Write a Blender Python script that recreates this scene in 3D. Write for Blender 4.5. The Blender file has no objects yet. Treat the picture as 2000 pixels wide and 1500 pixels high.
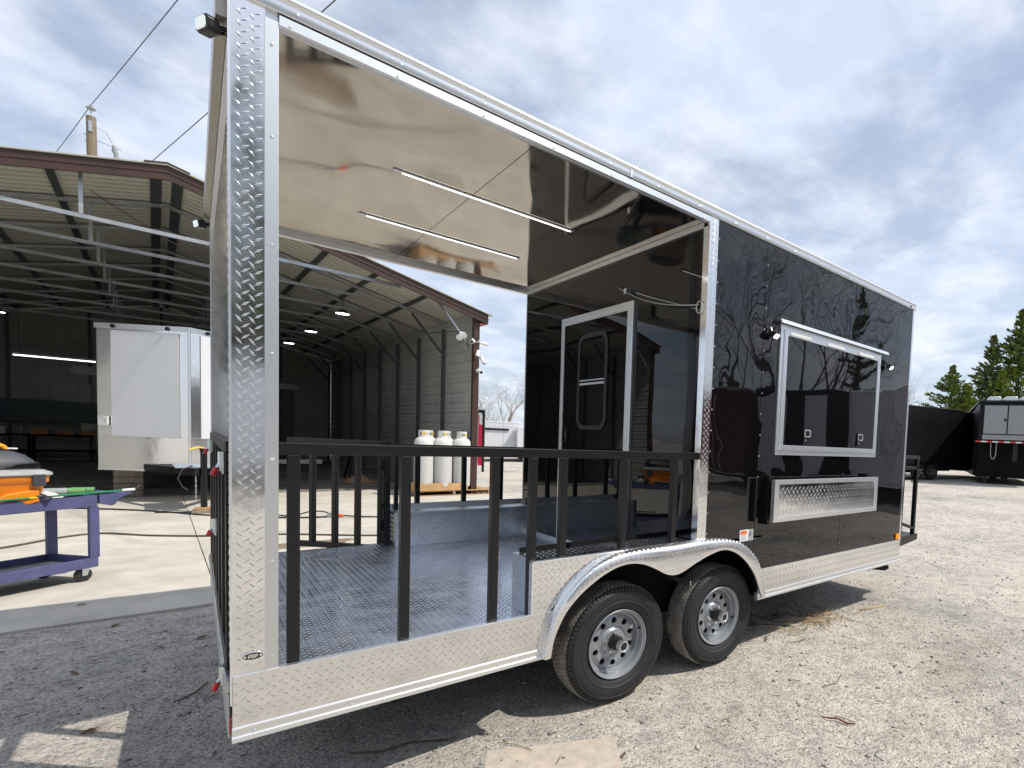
import bpy, bmesh, math, random
import numpy as np
from mathutils import Vector, Matrix, noise as mnoise

random.seed(7); RNG = np.random.default_rng(7)
SC = bpy.context.scene
COL = SC.collection
R_ = math.radians

# ------------------------------------------------------------------ camera
cam_d = bpy.data.cameras.new("camera"); cam = bpy.data.objects.new("camera", cam_d); COL.objects.link(cam)
CR = Vector((0.7236, -0.6890, 0.0420)); CU = Vector((0.0060, 0.0671, 0.9977)); CF = Vector((0.6901, 0.7217, -0.0524))
CR.normalize(); CF = (CF - CR * CF.dot(CR)).normalized(); CU = CR.cross(CF).normalized()
cam.matrix_world = Matrix(((CR.x, CU.x, -CF.x, -0.0969), (CR.y, CU.y, -CF.y, -2.425), (CR.z, CU.z, -CF.z, 1.5448), (0, 0, 0, 1)))
cam_d.sensor_width = 36.0; cam_d.lens = 1027.95 / 2000 * 36
cam_d.shift_x = (1000 - 1357.08) / 2000; cam_d.shift_y = (919.0 - 750) / 2000
cam_d.clip_start = 0.05; cam_d.clip_end = 2000
SC.camera = cam

# ------------------------------------------------------------------ world: daylight sky with a broken layer of cloud
SUN_A, SUN_B = 0.50, -0.54          # a point at height z throws its shadow to (x - a z, y - b z)
sun_v = Vector((SUN_A, SUN_B, 1.0)).normalized()
SUN_EL = math.asin(sun_v.z); SUN_AZ = math.atan2(sun_v.x, sun_v.y)
world = bpy.data.worlds.new("World"); SC.world = world; world.use_nodes = True
wn = world.node_tree.nodes; wl = world.node_tree.links; wn.clear()
def wnode(t, **k):
    n = wn.new(t)
    for a, b in k.items(): setattr(n, a, b)
    return n
w_out = wnode("ShaderNodeOutputWorld"); w_bg = wnode("ShaderNodeBackground"); w_bg.inputs[1].default_value = 0.1
sky = wnode("ShaderNodeTexSky", sky_type='NISHITA', sun_disc=False)
sky.sun_elevation = SUN_EL; sky.sun_rotation = SUN_AZ; sky.air_density = 1.0; sky.dust_density = 1.2; sky.ozone_density = 1.0
tc = wnode("ShaderNodeTexCoord"); sep = wnode("ShaderNodeSeparateXYZ"); wl.new(tc.outputs['Generated'], sep.inputs[0])
zc = wnode("ShaderNodeMath", operation='MAXIMUM'); wl.new(sep.outputs[2], zc.inputs[0]); zc.inputs[1].default_value = 0.0
za = wnode("ShaderNodeMath", operation='ADD'); wl.new(zc.outputs[0], za.inputs[0]); za.inputs[1].default_value = 0.16
dx = wnode("ShaderNodeMath", operation='DIVIDE'); wl.new(sep.outputs[0], dx.inputs[0]); wl.new(za.outputs[0], dx.inputs[1])
dy = wnode("ShaderNodeMath", operation='DIVIDE'); wl.new(sep.outputs[1], dy.inputs[0]); wl.new(za.outputs[0], dy.inputs[1])
cmb = wnode("ShaderNodeCombineXYZ"); wl.new(dx.outputs[0], cmb.inputs[0]); wl.new(dy.outputs[0], cmb.inputs[1]); cmb.inputs[2].default_value = 3.7
def wnoise(scale, detail, rough, dist=0.0):
    n = wnode("ShaderNodeTexNoise"); n.inputs['Scale'].default_value = scale; n.inputs['Detail'].default_value = detail
    n.inputs['Roughness'].default_value = rough; n.inputs['Distortion'].default_value = dist
    wl.new(cmb.outputs[0], n.inputs['Vector']); return n
n1 = wnoise(1.9, 8, 0.56, 0.15); n2 = wnoise(3.1, 6, 0.58, 0.1)
mr = wnode("ShaderNodeMapRange", interpolation_type='SMOOTHSTEP'); wl.new(n1.outputs['Fac'], mr.inputs[0])
mr.inputs[1].default_value = 0.36; mr.inputs[2].default_value = 0.60; mr.inputs[3].default_value = 0.42; mr.inputs[4].default_value = 0.97
cr = wnode("ShaderNodeValToRGB"); wl.new(n2.outputs['Fac'], cr.inputs[0])
cr.color_ramp.elements[0].position = 0.38; cr.color_ramp.elements[0].color = (5.25, 6.0, 7.4, 1)
cr.color_ramp.elements[1].position = 0.64; cr.color_ramp.elements[1].color = (7.0, 7.4, 8.2, 1)
mx = wnode("ShaderNodeMix", data_type='RGBA'); wl.new(mr.outputs[0], mx.inputs[0]); wl.new(sky.outputs[0], mx.inputs[6]); wl.new(cr.outputs[0], mx.inputs[7])
wl.new(mx.outputs[2], w_bg.inputs[0]); wl.new(w_bg.outputs[0], w_out.inputs[0])

# ------------------------------------------------------------------ sun and exposure
sun_d = bpy.data.lights.new("sun", 'SUN'); sun = bpy.data.objects.new("sun", sun_d); COL.objects.link(sun)
sun_d.energy = 3.2; sun_d.angle = R_(0.6); sun_d.color = (1.0, 0.94, 0.84)
sun.rotation_euler = (-sun_v).to_track_quat('-Z', 'Y').to_euler()
SC.view_settings.view_transform = 'Standard'; SC.view_settings.look = 'None'
SC.view_settings.gamma = 1.0; SC.view_settings.exposure = 0.42; SC.view_settings.use_curve_mapping = False
SC.cycles.max_bounces = 8; SC.cycles.glossy_bounces = 5; SC.cycles.diffuse_bounces = 4
SC.cycles.sample_clamp_indirect = 6.0; SC.cycles.caustics_reflective = False; SC.cycles.caustics_refractive = False
SC.cycles.use_denoising = True

# ------------------------------------------------------------------ materials
def mat(name, col, rough=0.5, metal=0.0, spec=0.5, var=None, bump=None, coat=0.0, emit=None, rvar=None, island=None, col2=None, stretch=None):
    """var=(scale, lo, hi) brightness noise; bump=[(scale, distance, detail)...]; rvar=(scale, lo, hi) roughness noise; island=(lo, hi) per-piece brightness"""
    m = bpy.data.materials.new(name); m.use_nodes = True
    nt = m.node_tree; N = nt.nodes; Lk = nt.links; N.clear()
    out = N.new("ShaderNodeOutputMaterial"); p = N.new("ShaderNodeBsdfPrincipled"); Lk.new(p.outputs[0], out.inputs[0])
    p.inputs['Base Color'].default_value = (*col, 1); p.inputs['Roughness'].default_value = rough; p.inputs['Metallic'].default_value = metal
    p.inputs['Specular IOR Level'].default_value = spec; p.inputs['Coat Weight'].default_value = coat; p.inputs['Coat Roughness'].default_value = 0.03
    if emit: p.inputs['Emission Color'].default_value = (*emit[0], 1); p.inputs['Emission Strength'].default_value = emit[1]
    t = N.new("ShaderNodeTexCoord"); vec = t.outputs['Object']
    if stretch:
        mp = N.new("ShaderNodeMapping"); mp.inputs['Scale'].default_value = stretch; Lk.new(vec, mp.inputs['Vector']); vec = mp.outputs[0]
    def nz(scale, detail=5, rg=0.6):
        n = N.new("ShaderNodeTexNoise"); n.inputs['Scale'].default_value = scale; n.inputs['Detail'].default_value = detail; n.inputs['Roughness'].default_value = rg
        Lk.new(vec, n.inputs['Vector']); return n.outputs['Fac']
    def rng(src, lo, hi, a=0.3, b=0.7):
        r = N.new("ShaderNodeMapRange"); Lk.new(src, r.inputs[0]); r.inputs[1].default_value = a; r.inputs[2].default_value = b
        r.inputs[3].default_value = lo; r.inputs[4].default_value = hi; return r.outputs[0]
    cur = None
    if col2:
        mxn = N.new("ShaderNodeMix"); mxn.data_type = 'RGBA'; Lk.new(rng(nz(col2[1]), 0, 1, 0.4, 0.62), mxn.inputs[0])
        mxn.inputs[6].default_value = (*col, 1); mxn.inputs[7].default_value = (*col2[0], 1); cur = mxn.outputs[2]
    def mul(fac):
        nonlocal cur
        v = N.new("ShaderNodeVectorMath"); v.operation = 'SCALE'
        if cur is None: v.inputs[0].default_value = col
        else: Lk.new(cur, v.inputs[0])
        Lk.new(fac, v.inputs[3]); cur = v.outputs[0]
    if var: mul(rng(nz(var[0]), var[1], var[2]))
    if island:
        g = N.new("ShaderNodeNewGeometry"); mul(rng(g.outputs['Random Per Island'], island[0], island[1], 0, 1))
    if cur is not None: Lk.new(cur, p.inputs['Base Color'])
    if rvar: Lk.new(rng(nz(rvar[0], 4), rvar[1], rvar[2]), p.inputs['Roughness'])
    last = None
    for (s, d, det) in (bump or []):
        b = N.new("ShaderNodeBump"); b.inputs['Strength'].default_value = 1.0; b.inputs['Distance'].default_value = d
        Lk.new(nz(s, det), b.inputs['Height'])
        if last: Lk.new(last, b.inputs['Normal'])
        last = b.outputs[0]
    if last:
        Lk.new(last, p.inputs['Normal'])
        if coat: Lk.new(last, p.inputs['Coat Normal'])
    return m

M = {}
M['black_panel'] = mat('black_gloss_panel', (0.004, 0.004, 0.005), 0.015, spec=0.65, bump=[(1.7, 0.010, 0.6), (5.5, 0.0010, 0.5)])
M['end_wall'] = mat('black_gloss_end_wall', (0.004, 0.004, 0.005), 0.015, spec=0.5, bump=[(1.4, 0.004, 0.5)])
M['black_paint'] = mat('black_powder_coat', (0.007, 0.007, 0.008), 0.3, var=(30, 0.8, 1.3), spec=0.4)
M['black_matte'] = mat('black_underbody', (0.006, 0.006, 0.006), 0.8, spec=0.15, var=(10, 0.7, 1.5))
M['plate'] = mat('diamond_plate_aluminium', (0.86, 0.86, 0.86), 0.1, 1.0, bump=[(5, 0.0012, 2)], rvar=(14, 0.07, 0.16))
M['plate_floor'] = mat('diamond_plate_floor', (0.72, 0.75, 0.80), 0.22, 1.0, bump=[(4, 0.001, 2)], rvar=(7, 0.14, 0.32))
M['alu'] = mat('mill_aluminium_trim', (0.84, 0.86, 0.88), 0.30, 0.9)
M['fender_plate'] = mat('fender_plate_aluminium', (0.84, 0.84, 0.84), 0.24, 0.95, rvar=(9, 0.2, 0.3))
M['alu_dull'] = mat('satin_aluminium', (0.72, 0.74, 0.76), 0.38, 1.0)
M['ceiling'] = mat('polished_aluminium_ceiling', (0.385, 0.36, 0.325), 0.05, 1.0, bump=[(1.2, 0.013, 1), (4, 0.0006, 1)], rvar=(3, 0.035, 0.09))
M['chrome'] = mat('chrome', (0.9, 0.9, 0.9), 0.06, 1.0)
M['zinc'] = mat('zinc_plated_steel', (0.62, 0.68, 0.70), 0.3, 1.0)
M['galv'] = mat('galvanised_steel', (0.50, 0.52, 0.53), 0.42, 0.85, var=(14, 0.8, 1.15))
M['red_grip'] = mat('red_plastic_grip', (0.55, 0.02, 0.02), 0.35)
M['rubber'] = mat('tyre_rubber', (0.012, 0.012, 0.013), 0.62, var=(9, 0.8, 1.5), bump=[(60, 0.0004, 3)])
M['tread'] = mat('dusty_tyre_tread', (0.24, 0.222, 0.198), 0.9, var=(12, 0.5, 1.4))
M['rim'] = mat('silver_painted_steel', (0.33, 0.35, 0.38), 0.33, 0.5, var=(10, 0.92, 1.05))
M['glass'] = mat('dark_tinted_glass', (0.004, 0.005, 0.006), 0.015, spec=0.7)
M['led'] = mat('led_diffuser', (0.9, 0.9, 0.9), 0.4, emit=((1, 0.98, 0.94), 2.5))
M['lens'] = mat('work_light_lens', (0.8, 0.85, 0.8), 0.2, emit=((0.93, 1.0, 0.95), 2.2))
M['lens_off'] = mat('work_light_lens_dim', (0.75, 0.82, 0.78), 0.15, emit=((0.9, 1.0, 0.93), 0.25))
M['highbay'] = mat('high_bay_led_disc', (0.9, 0.9, 0.9), 0.4, emit=((1, 1, 1), 9.0))
M['tube_lamp'] = mat('fluorescent_tube', (0.9, 0.9, 0.9), 0.4, emit=((1, 1, 0.98), 1.6))
M['amber'] = mat('amber_reflector', (0.85, 0.33, 0.01), 0.2)
M['red_lens'] = mat('red_reflector', (0.5, 0.01, 0.01), 0.2)
M['label_white'] = mat('label_white', (0.8, 0.8, 0.8), 0.4)
M['label_orange'] = mat('label_orange', (0.75, 0.16, 0.03), 0.4)
M['ink'] = mat('label_ink', (0.05, 0.05, 0.05), 0.5)
M['ink_grey'] = mat('label_ink_grey', (0.42, 0.42, 0.42), 0.5)
M['white_panel'] = mat('white_painted_panel', (0.66, 0.68, 0.71), 0.3, var=(2, 0.97, 1.03))
M['white_plastic'] = mat('white_plastic', (0.75, 0.75, 0.74), 0.35)
M['grey_panel'] = mat('grey_painted_panel', (0.27, 0.275, 0.29), 0.35, var=(2, 0.95, 1.05))
M['red_paint'] = mat('red_paint', (0.42, 0.02, 0.03), 0.28)
M['pink_red'] = mat('bright_red_panel', (0.75, 0.02, 0.09), 0.35)
M['siding'] = mat('shed_siding_tan', (0.43, 0.435, 0.41), 0.5, var=(1.5, 0.88, 1.1), bump=[(6, 0.0008, 2)])
M['roof_under'] = mat('shed_roof_sheet_tan', (0.45, 0.44, 0.375), 0.5, var=(1.2, 0.9, 1.08))
M['shed_steel'] = mat('shed_galvanised_tube', (0.44, 0.46, 0.48), 0.42, 0.7, var=(5, 0.8, 1.15))
M['shed_post'] = mat('shed_dark_post', (0.10, 0.105, 0.115), 0.5, 0.4, var=(5, 0.8, 1.2))
M['dull_red'] = mat('dull_dark_red', (0.09, 0.012, 0.018), 0.4)
M['shed_dark'] = mat('shed_hat_channel', (0.065, 0.08, 0.08), 0.5, 0.4)
M['brown_trim'] = mat('shed_brown_trim', (0.052, 0.026, 0.020), 0.42, var=(3, 0.85, 1.15))
M['red_trim'] = mat('shed_red_soffit', (0.30, 0.06, 0.06), 0.45)
M['purple'] = mat('purple_cart_plastic', (0.088, 0.092, 0.215), 0.48, var=(6, 0.75, 1.15), bump=[(40, 0.0006, 3)])
M['purple_dark'] = mat('dirty_cart_tray', (0.07, 0.07, 0.085), 0.6, var=(5, 0.6, 1.4))
M['vac_orange'] = mat('orange_vacuum_drum', (0.83, 0.24, 0.012), 0.36)
M['vac_dark'] = mat('charcoal_vacuum_head', (0.055, 0.06, 0.07), 0.45)
M['vac_grey'] = mat('grey_vacuum_rim', (0.33, 0.34, 0.34), 0.5, var=(8, 0.85, 1.1))
M['vac_yellow'] = mat('yellow_orange_handle', (0.9, 0.36, 0.02), 0.35)
M['orange_plastic'] = mat('orange_red_plastic', (0.70, 0.13, 0.02), 0.4)
M['green_pole'] = mat('green_fibreglass', (0.01, 0.24, 0.10), 0.35)
M['green_wrap'] = mat('green_roll', (0.13, 0.30, 0.10), 0.5)
M['grey_wrap'] = mat('grey_green_roll', (0.28, 0.33, 0.33), 0.5)
M['hose'] = mat('black_hose', (0.02, 0.022, 0.024), 0.5)
M['cord_tan'] = mat('dusty_air_hose', (0.085, 0.07, 0.05), 0.6)
M['card'] = mat('cardboard', (0.50, 0.31, 0.14), 0.8, var=(7, 0.8, 1.15))
M['card_pink'] = mat('cardboard_sheet', (0.46, 0.27, 0.17), 0.85, var=(7, 0.85, 1.1))
M['wood'] = mat('pallet_wood', (0.40, 0.25, 0.12), 0.8, var=(9, 0.7, 1.25), stretch=(1, 6, 6))
M['wood_grey'] = mat('weathered_wood', (0.27, 0.23, 0.185), 0.85, var=(9, 0.7, 1.25), stretch=(6, 6, 1))
M['tank'] = mat('propane_tank_paint', (0.66, 0.66, 0.63), 0.45, var=(3, 0.93, 1.05))
M['tank_net'] = mat('tank_mesh_sleeve', (0.52, 0.52, 0.50), 0.7, var=(55, 0.8, 1.2))
M['yellow'] = mat('yellow_plastic', (0.8, 0.5, 0.02), 0.4)
M['pole_wood'] = mat('utility_pole_wood', (0.23, 0.185, 0.125), 0.85, var=(5, 0.65, 1.3), stretch=(6, 6, 0.6))
M['wire'] = mat('aluminium_wire', (0.07, 0.07, 0.075), 0.5)
M['porcelain'] = mat('grey_porcelain', (0.30, 0.31, 0.33), 0.25)
M['bark'] = mat('grey_bark', (0.13, 0.11, 0.09), 0.9, var=(4, 0.7, 1.3))
M['bark_pale'] = mat('pale_twig_bark', (0.26, 0.22, 0.18), 0.9, var=(4, 0.8, 1.25))
M['cedar_dark'] = mat('cedar_foliage_dark', (0.12, 0.16, 0.056), 0.9, spec=0.15, var=(0.5, 0.6, 1.5), island=(0.5, 1.5))
M['cedar_lime'] = mat('cedar_foliage_lime', (0.21, 0.26, 0.045), 0.9, spec=0.15, var=(0.5, 0.7, 1.3), island=(0.55, 1.3))
M['brush'] = mat('dry_brush_twig', (0.20, 0.15, 0.10), 0.9, island=(0.6, 1.3))
M['far_black'] = mat('satin_black_trailer', (0.005, 0.005, 0.006), 0.45, spec=0.2, var=(2, 0.8, 1.5), bump=[(2.2, 0.003, 2)])
M['tape_red'] = mat('reflective_tape_red', (0.55, 0.05, 0.04), 0.35)
M['tape_white'] = mat('reflective_tape_white', (0.75, 0.75, 0.72), 0.35)
M['leaf'] = mat('dry_leaf', (0.15, 0.085, 0.045), 0.8, var=(30, 0.7, 1.3))
M['straw'] = mat('dry_straw', (0.44, 0.33, 0.19), 0.85, island=(0.6, 1.25))
M['twig'] = mat('twig_bark', (0.085, 0.07, 0.055), 0.9, island=(0.6, 1.4))
M['strap'] = mat('faded_red_strap', (0.20, 0.055, 0.05), 0.8, var=(60, 0.2, 1.5))
M['board'] = mat('dusty_plywood', (0.52, 0.445, 0.37), 0.9, var=(14, 0.75, 1.08), bump=[(25, 0.001, 4)])
M['paper'] = mat('paper', (0.55, 0.55, 0.52), 0.7)
M['bin_blue'] = mat('blue_grey_bin', (0.06, 0.09, 0.11), 0.5)

# ------------------------------------------------------------------ mesh helpers
class MB:
    def __init__(s): s.v = []; s.f = []
    def add(s, vs, fs):
        o = len(s.v); s.v.extend([tuple(v) for v in vs]); s.f.extend([tuple(i + o for i in f) for f in fs]); return s
    def box(s, x0, x1, y0, y1, z0, z1):
        return s.add([(x0, y0, z0), (x1, y0, z0), (x1, y1, z0), (x0, y1, z0), (x0, y0, z1), (x1, y0, z1), (x1, y1, z1), (x0, y1, z1)],
                     [(3, 2, 1, 0), (4, 5, 6, 7), (0, 1, 5, 4), (1, 2, 6, 5), (2, 3, 7, 6), (3, 0, 4, 7)])
    def bar(s, p, q, w, h=None, up=(0, 0, 1)):
        p = Vector(p); q = Vector(q); h = h or w; d = (q - p).normalized(); u = Vector(up)
        if abs(d.dot(u)) > 0.98: u = Vector((0, 1, 0)) if abs(d.y) < 0.9 else Vector((1, 0, 0))
        a = d.cross(u).normalized() * (w / 2); b = a.cross(d).normalized() * (h / 2)
        vs = [e + i * a + j * b for e in (p, q) for i, j in ((-1, -1), (1, -1), (1, 1), (-1, 1))]
        return s.add(vs, [(0, 1, 2, 3), (7, 6, 5, 4), (0, 4, 5, 1), (1, 5, 6, 2), (2, 6, 7, 3), (3, 7, 4, 0)])
    def cyl(s, p, q, r, n=12, r2=None, cap=True):
        p = Vector(p); q = Vector(q); r2 = r if r2 is None else r2; d = (q - p).normalized()
        u = Vector((0, 0, 1)) if abs(d.z) < 0.9 else Vector((1, 0, 0)); a = d.cross(u).normalized(); b = d.cross(a)
        vs = [c + rr * (a * math.cos(t) + b * math.sin(t)) for c, rr in ((p, r), (q, r2)) for t in [2 * math.pi * k / n for k in range(n)]]
        fs = [(k, (k + 1) % n, n + (k + 1) % n, n + k) for k in range(n)]
        if cap: fs += [tuple(range(n - 1, -1, -1)), tuple(range(n, 2 * n))]
        return s.add(vs, fs)
    def tube(s, pts, r, n=8, cap=True):
        pts = [Vector(p) for p in pts]; rs = r if isinstance(r, (list, tuple)) else [r] * len(pts)
        vs = []; a = None
        for i, p in enumerate(pts):
            d = (pts[min(i + 1, len(pts) - 1)] - pts[max(i - 1, 0)])
            d = d.normalized() if d.length > 1e-9 else Vector((0, 0, 1))
            if a is None:
                u = Vector((0, 0, 1)) if abs(d.z) < 0.9 else Vector((1, 0, 0)); a = d.cross(u).normalized()
            else:
                a = (a - d * a.dot(d)); a = a.normalized() if a.length > 1e-6 else d.orthogonal().normalized()
            b = d.cross(a)
            vs += [p + rs[i] * (a * math.cos(2 * math.pi * k / n) + b * math.sin(2 * math.pi * k / n)) for k in range(n)]
        fs = [(i * n + k, i * n + (k + 1) % n, (i + 1) * n + (k + 1) % n, (i + 1) * n + k) for i in range(len(pts) - 1) for k in range(n)]
        if cap: fs += [tuple(range(n - 1, -1, -1)), tuple(range((len(pts) - 1) * n, len(pts) * n))]
        return s.add(vs, fs)
    def prism(s, poly, axis, a, b):
        def P(c, u, v): return {'x': (c, u, v), 'y': (u, c, v), 'z': (u, v, c)}[axis]
        n = len(poly); vs = [P(a, *p) for p in poly] + [P(b, *p) for p in poly]
        return s.add(vs, [tuple(range(n - 1, -1, -1)), tuple(range(n, 2 * n))] + [(k, (k + 1) % n, n + (k + 1) % n, n + k) for k in range(n)])
    def ring(s, outer, inner, axis, a, b):
        """frame between two loops with as many points each, extruded from a to b"""
        def P(c, u, v): return {'x': (c, u, v), 'y': (u, c, v), 'z': (u, v, c)}[axis]
        n = len(outer); vs = [P(a, *p) for p in outer] + [P(a, *p) for p in inner] + [P(b, *p) for p in outer] + [P(b, *p) for p in inner]
        fs = []
        for k in range(n):
            j = (k + 1) % n
            fs += [(k, j, n + j, n + k), (2 * n + k, 3 * n + k, 3 * n + j, 2 * n + j), (k, 2 * n + k, 2 * n + j, j), (n + k, n + j, 3 * n + j, 3 * n + k)]
        return s.add(vs, fs)
    def lathe(s, prof, n, c=(0, 0, 0), axis='y', closed=False):
        c = Vector(c); vs = []
        for r, h in prof:
            for k in range(n):
                t = 2 * math.pi * k / n; u, v = r * math.cos(t), r * math.sin(t)
                vs.append(c + Vector({'y': (u, h, v), 'z': (u, v, h), 'x': (h, u, v)}[axis]))
        m = len(prof)
        return s.add(vs, [(i * n + k, i * n + (k + 1) % n, ((i + 1) % m) * n + (k + 1) % n, ((i + 1) % m) * n + k) for i in range(m if closed else m - 1) for k in range(n)])
    def build(s, name, m, parent=None, smooth=None, bevel=0.0, kind=None, loc=None, rotz=None, seg=2, subsurf=0):
        me = bpy.data.meshes.new(name); me.from_pydata(s.v, [], s.f); me.validate()
        bm = bmesh.new(); bm.from_mesh(me); bmesh.ops.recalc_face_normals(bm, faces=bm.faces); bm.to_mesh(me); bm.free()
        return link(name, me, m, parent, smooth, bevel, kind, loc, rotz, seg, subsurf)
def link(name, me, m, parent=None, smooth=None, bevel=0.0, kind=None, loc=None, rotz=None, seg=2, subsurf=0):
    me.materials.append(M[m] if isinstance(m, str) else m)
    if smooth is not None:
        me.polygons.foreach_set('use_smooth', [True] * len(me.polygons))
        if smooth < 180: me.set_sharp_from_angle(angle=R_(smooth))
    o = bpy.data.objects.new(name, me); COL.objects.link(o)
    if parent: o.parent = parent
    if loc: o.location = loc
    if rotz is not None: o.rotation_euler = (0, 0, rotz)
    if kind: o["kind"] = kind
    if bevel:
        bv = o.modifiers.new("bevel", 'BEVEL'); bv.width = bevel; bv.segments = seg; bv.limit_method = 'ANGLE'; bv.angle_limit = R_(40)
    if subsurf:
        sb = o.modifiers.new("subsurf", 'SUBSURF'); sb.levels = subsurf; sb.render_levels = subsurf
    return o
def npmesh(name, V, F):
    """fast triangle mesh from numpy arrays"""
    me = bpy.data.meshes.new(name); V = np.asarray(V, np.float32).reshape(-1, 3); F = np.asarray(F, np.int32)
    k = F.shape[1]; n = len(F)
    me.vertices.add(len(V)); me.vertices.foreach_set('co', V.ravel())
    me.loops.add(n * k); me.loops.foreach_set('vertex_index', F.ravel())
    me.polygons.add(n); me.polygons.foreach_set('loop_start', np.arange(0, n * k, k, dtype=np.int32))
    me.update(calc_edges=True); me.validate(); return me
def thing(name, label, cat, loc=(0, 0, 0), rotz=0.0, group=None):
    o = bpy.data.objects.new(name, None); COL.objects.link(o); o.location = loc; o.rotation_euler = (0, 0, rotz); o.empty_display_size = 0.2
    return tag(o, label, cat, group)
def tag(o, label, cat, group=None, kind=None):
    o["label"] = label; o["category"] = cat
    if group: o["group"] = group
    if kind: o["kind"] = kind
    return o
def copy_tree(o, parent=None):
    c = o.copy(); COL.objects.link(c); c.parent = parent
    for ch in list(KIDS(o)): copy_tree(ch, c)
    return c
def KIDS(o): return [x for x in bpy.data.objects if x.parent == o]
def rrect(u0, u1, v0, v1, r, n=6):
    p = []
    for cx, cy, a0 in ((u1 - r, v1 - r, 0), (u0 + r, v1 - r, 90), (u0 + r, v0 + r, 180), (u1 - r, v0 + r, 270)):
        for k in range(n + 1):
            t = R_(a0 + 90 * k / n); p.append((cx + r * math.cos(t), cy + r * math.sin(t)))
    return p
def rect(u0, u1, v0, v1): return [(u0, v0), (u1, v0), (u1, v1), (u0, v1)]
def lug_mesh(name, pos, U, V, Nn, L=0.0155, Wd=0.0042, H=0.0021):
    """raised tread lugs; pos/U/V/Nn arrays (n,3); alternate ones turned the other way by sign in U already"""
    n = len(pos); t = U * L; s_ = V * Wd; h = Nn * H
    vs = np.stack([pos - t, pos + s_, pos + t, pos - s_, pos - t * 0.5 + h, pos + t * 0.5 + h], 1).reshape(-1, 3)
    base = np.array([(0, 4, 1), (1, 4, 5), (1, 5, 2), (2, 5, 3), (3, 5, 4), (3, 4, 0)])
    F = (np.arange(n)[:, None, None] * 6 + base[None]).reshape(-1, 3)
    return npmesh(name, vs, F)
def plate_lugs(name, mtl, parent, o, u, v, w, h, pitch=0.0377, keep=None, scale=1.0):
    o = np.array(o, float); u = np.array(u, float); v = np.array(v, float); nrm = np.cross(u, v)
    cs = pitch * 0.47; I, J = np.meshgrid(np.arange(int(w / cs)), np.arange(int(h / pitch) + 1), indexing='ij'); I = I.ravel(); J = J.ravel()
    a = (I + 0.5) * cs + (w - int(w / cs) * cs) / 2; b = (J + 0.25 + 0.42 * (I % 2)) * pitch
    ok = (b > 0.012) & (b < h - 0.012); a, b, I, J = a[ok], b[ok], I[ok], J[ok]
    if keep is not None:
        k = keep(a, b); a, b, I, J = a[k], b[k], I[k], J[k]
    an = np.where(I % 2 == 0, R_(-52.0), R_(37.0))
    pos = o + a[:, None] * u + b[:, None] * v
    D = np.cos(an)[:, None] * u[None] + np.sin(an)[:, None] * v[None]; E = np.cross(np.broadcast_to(nrm, D.shape), D)
    me = lug_mesh(name, pos, D, E, np.broadcast_to(nrm, D.shape), 0.0158 * scale, 0.0042 * scale, 0.0021 * scale)
    return link(name, me, mtl, parent, kind="stuff")
# ================================================================== the lot: gravel, concrete, loose stones
def sstep(a, b, x):
    t = min(max((x - a) / (b - a), 0.0), 1.0); return t * t * (3 - 2 * t)
def gz(x, y):
    far = sstep(5.5, 24, x)
    near = 1.0 if (abs(x - 2) < 14 and abs(y) < 14) else 0.3
    n = mnoise.noise(Vector((x * 0.55, y * 0.55, 0.0))) * 0.010 + mnoise.noise(Vector((x * 1.9, y * 1.9, 5.0))) * 0.005
    return 0.42 * far + n * near - 0.004

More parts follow.
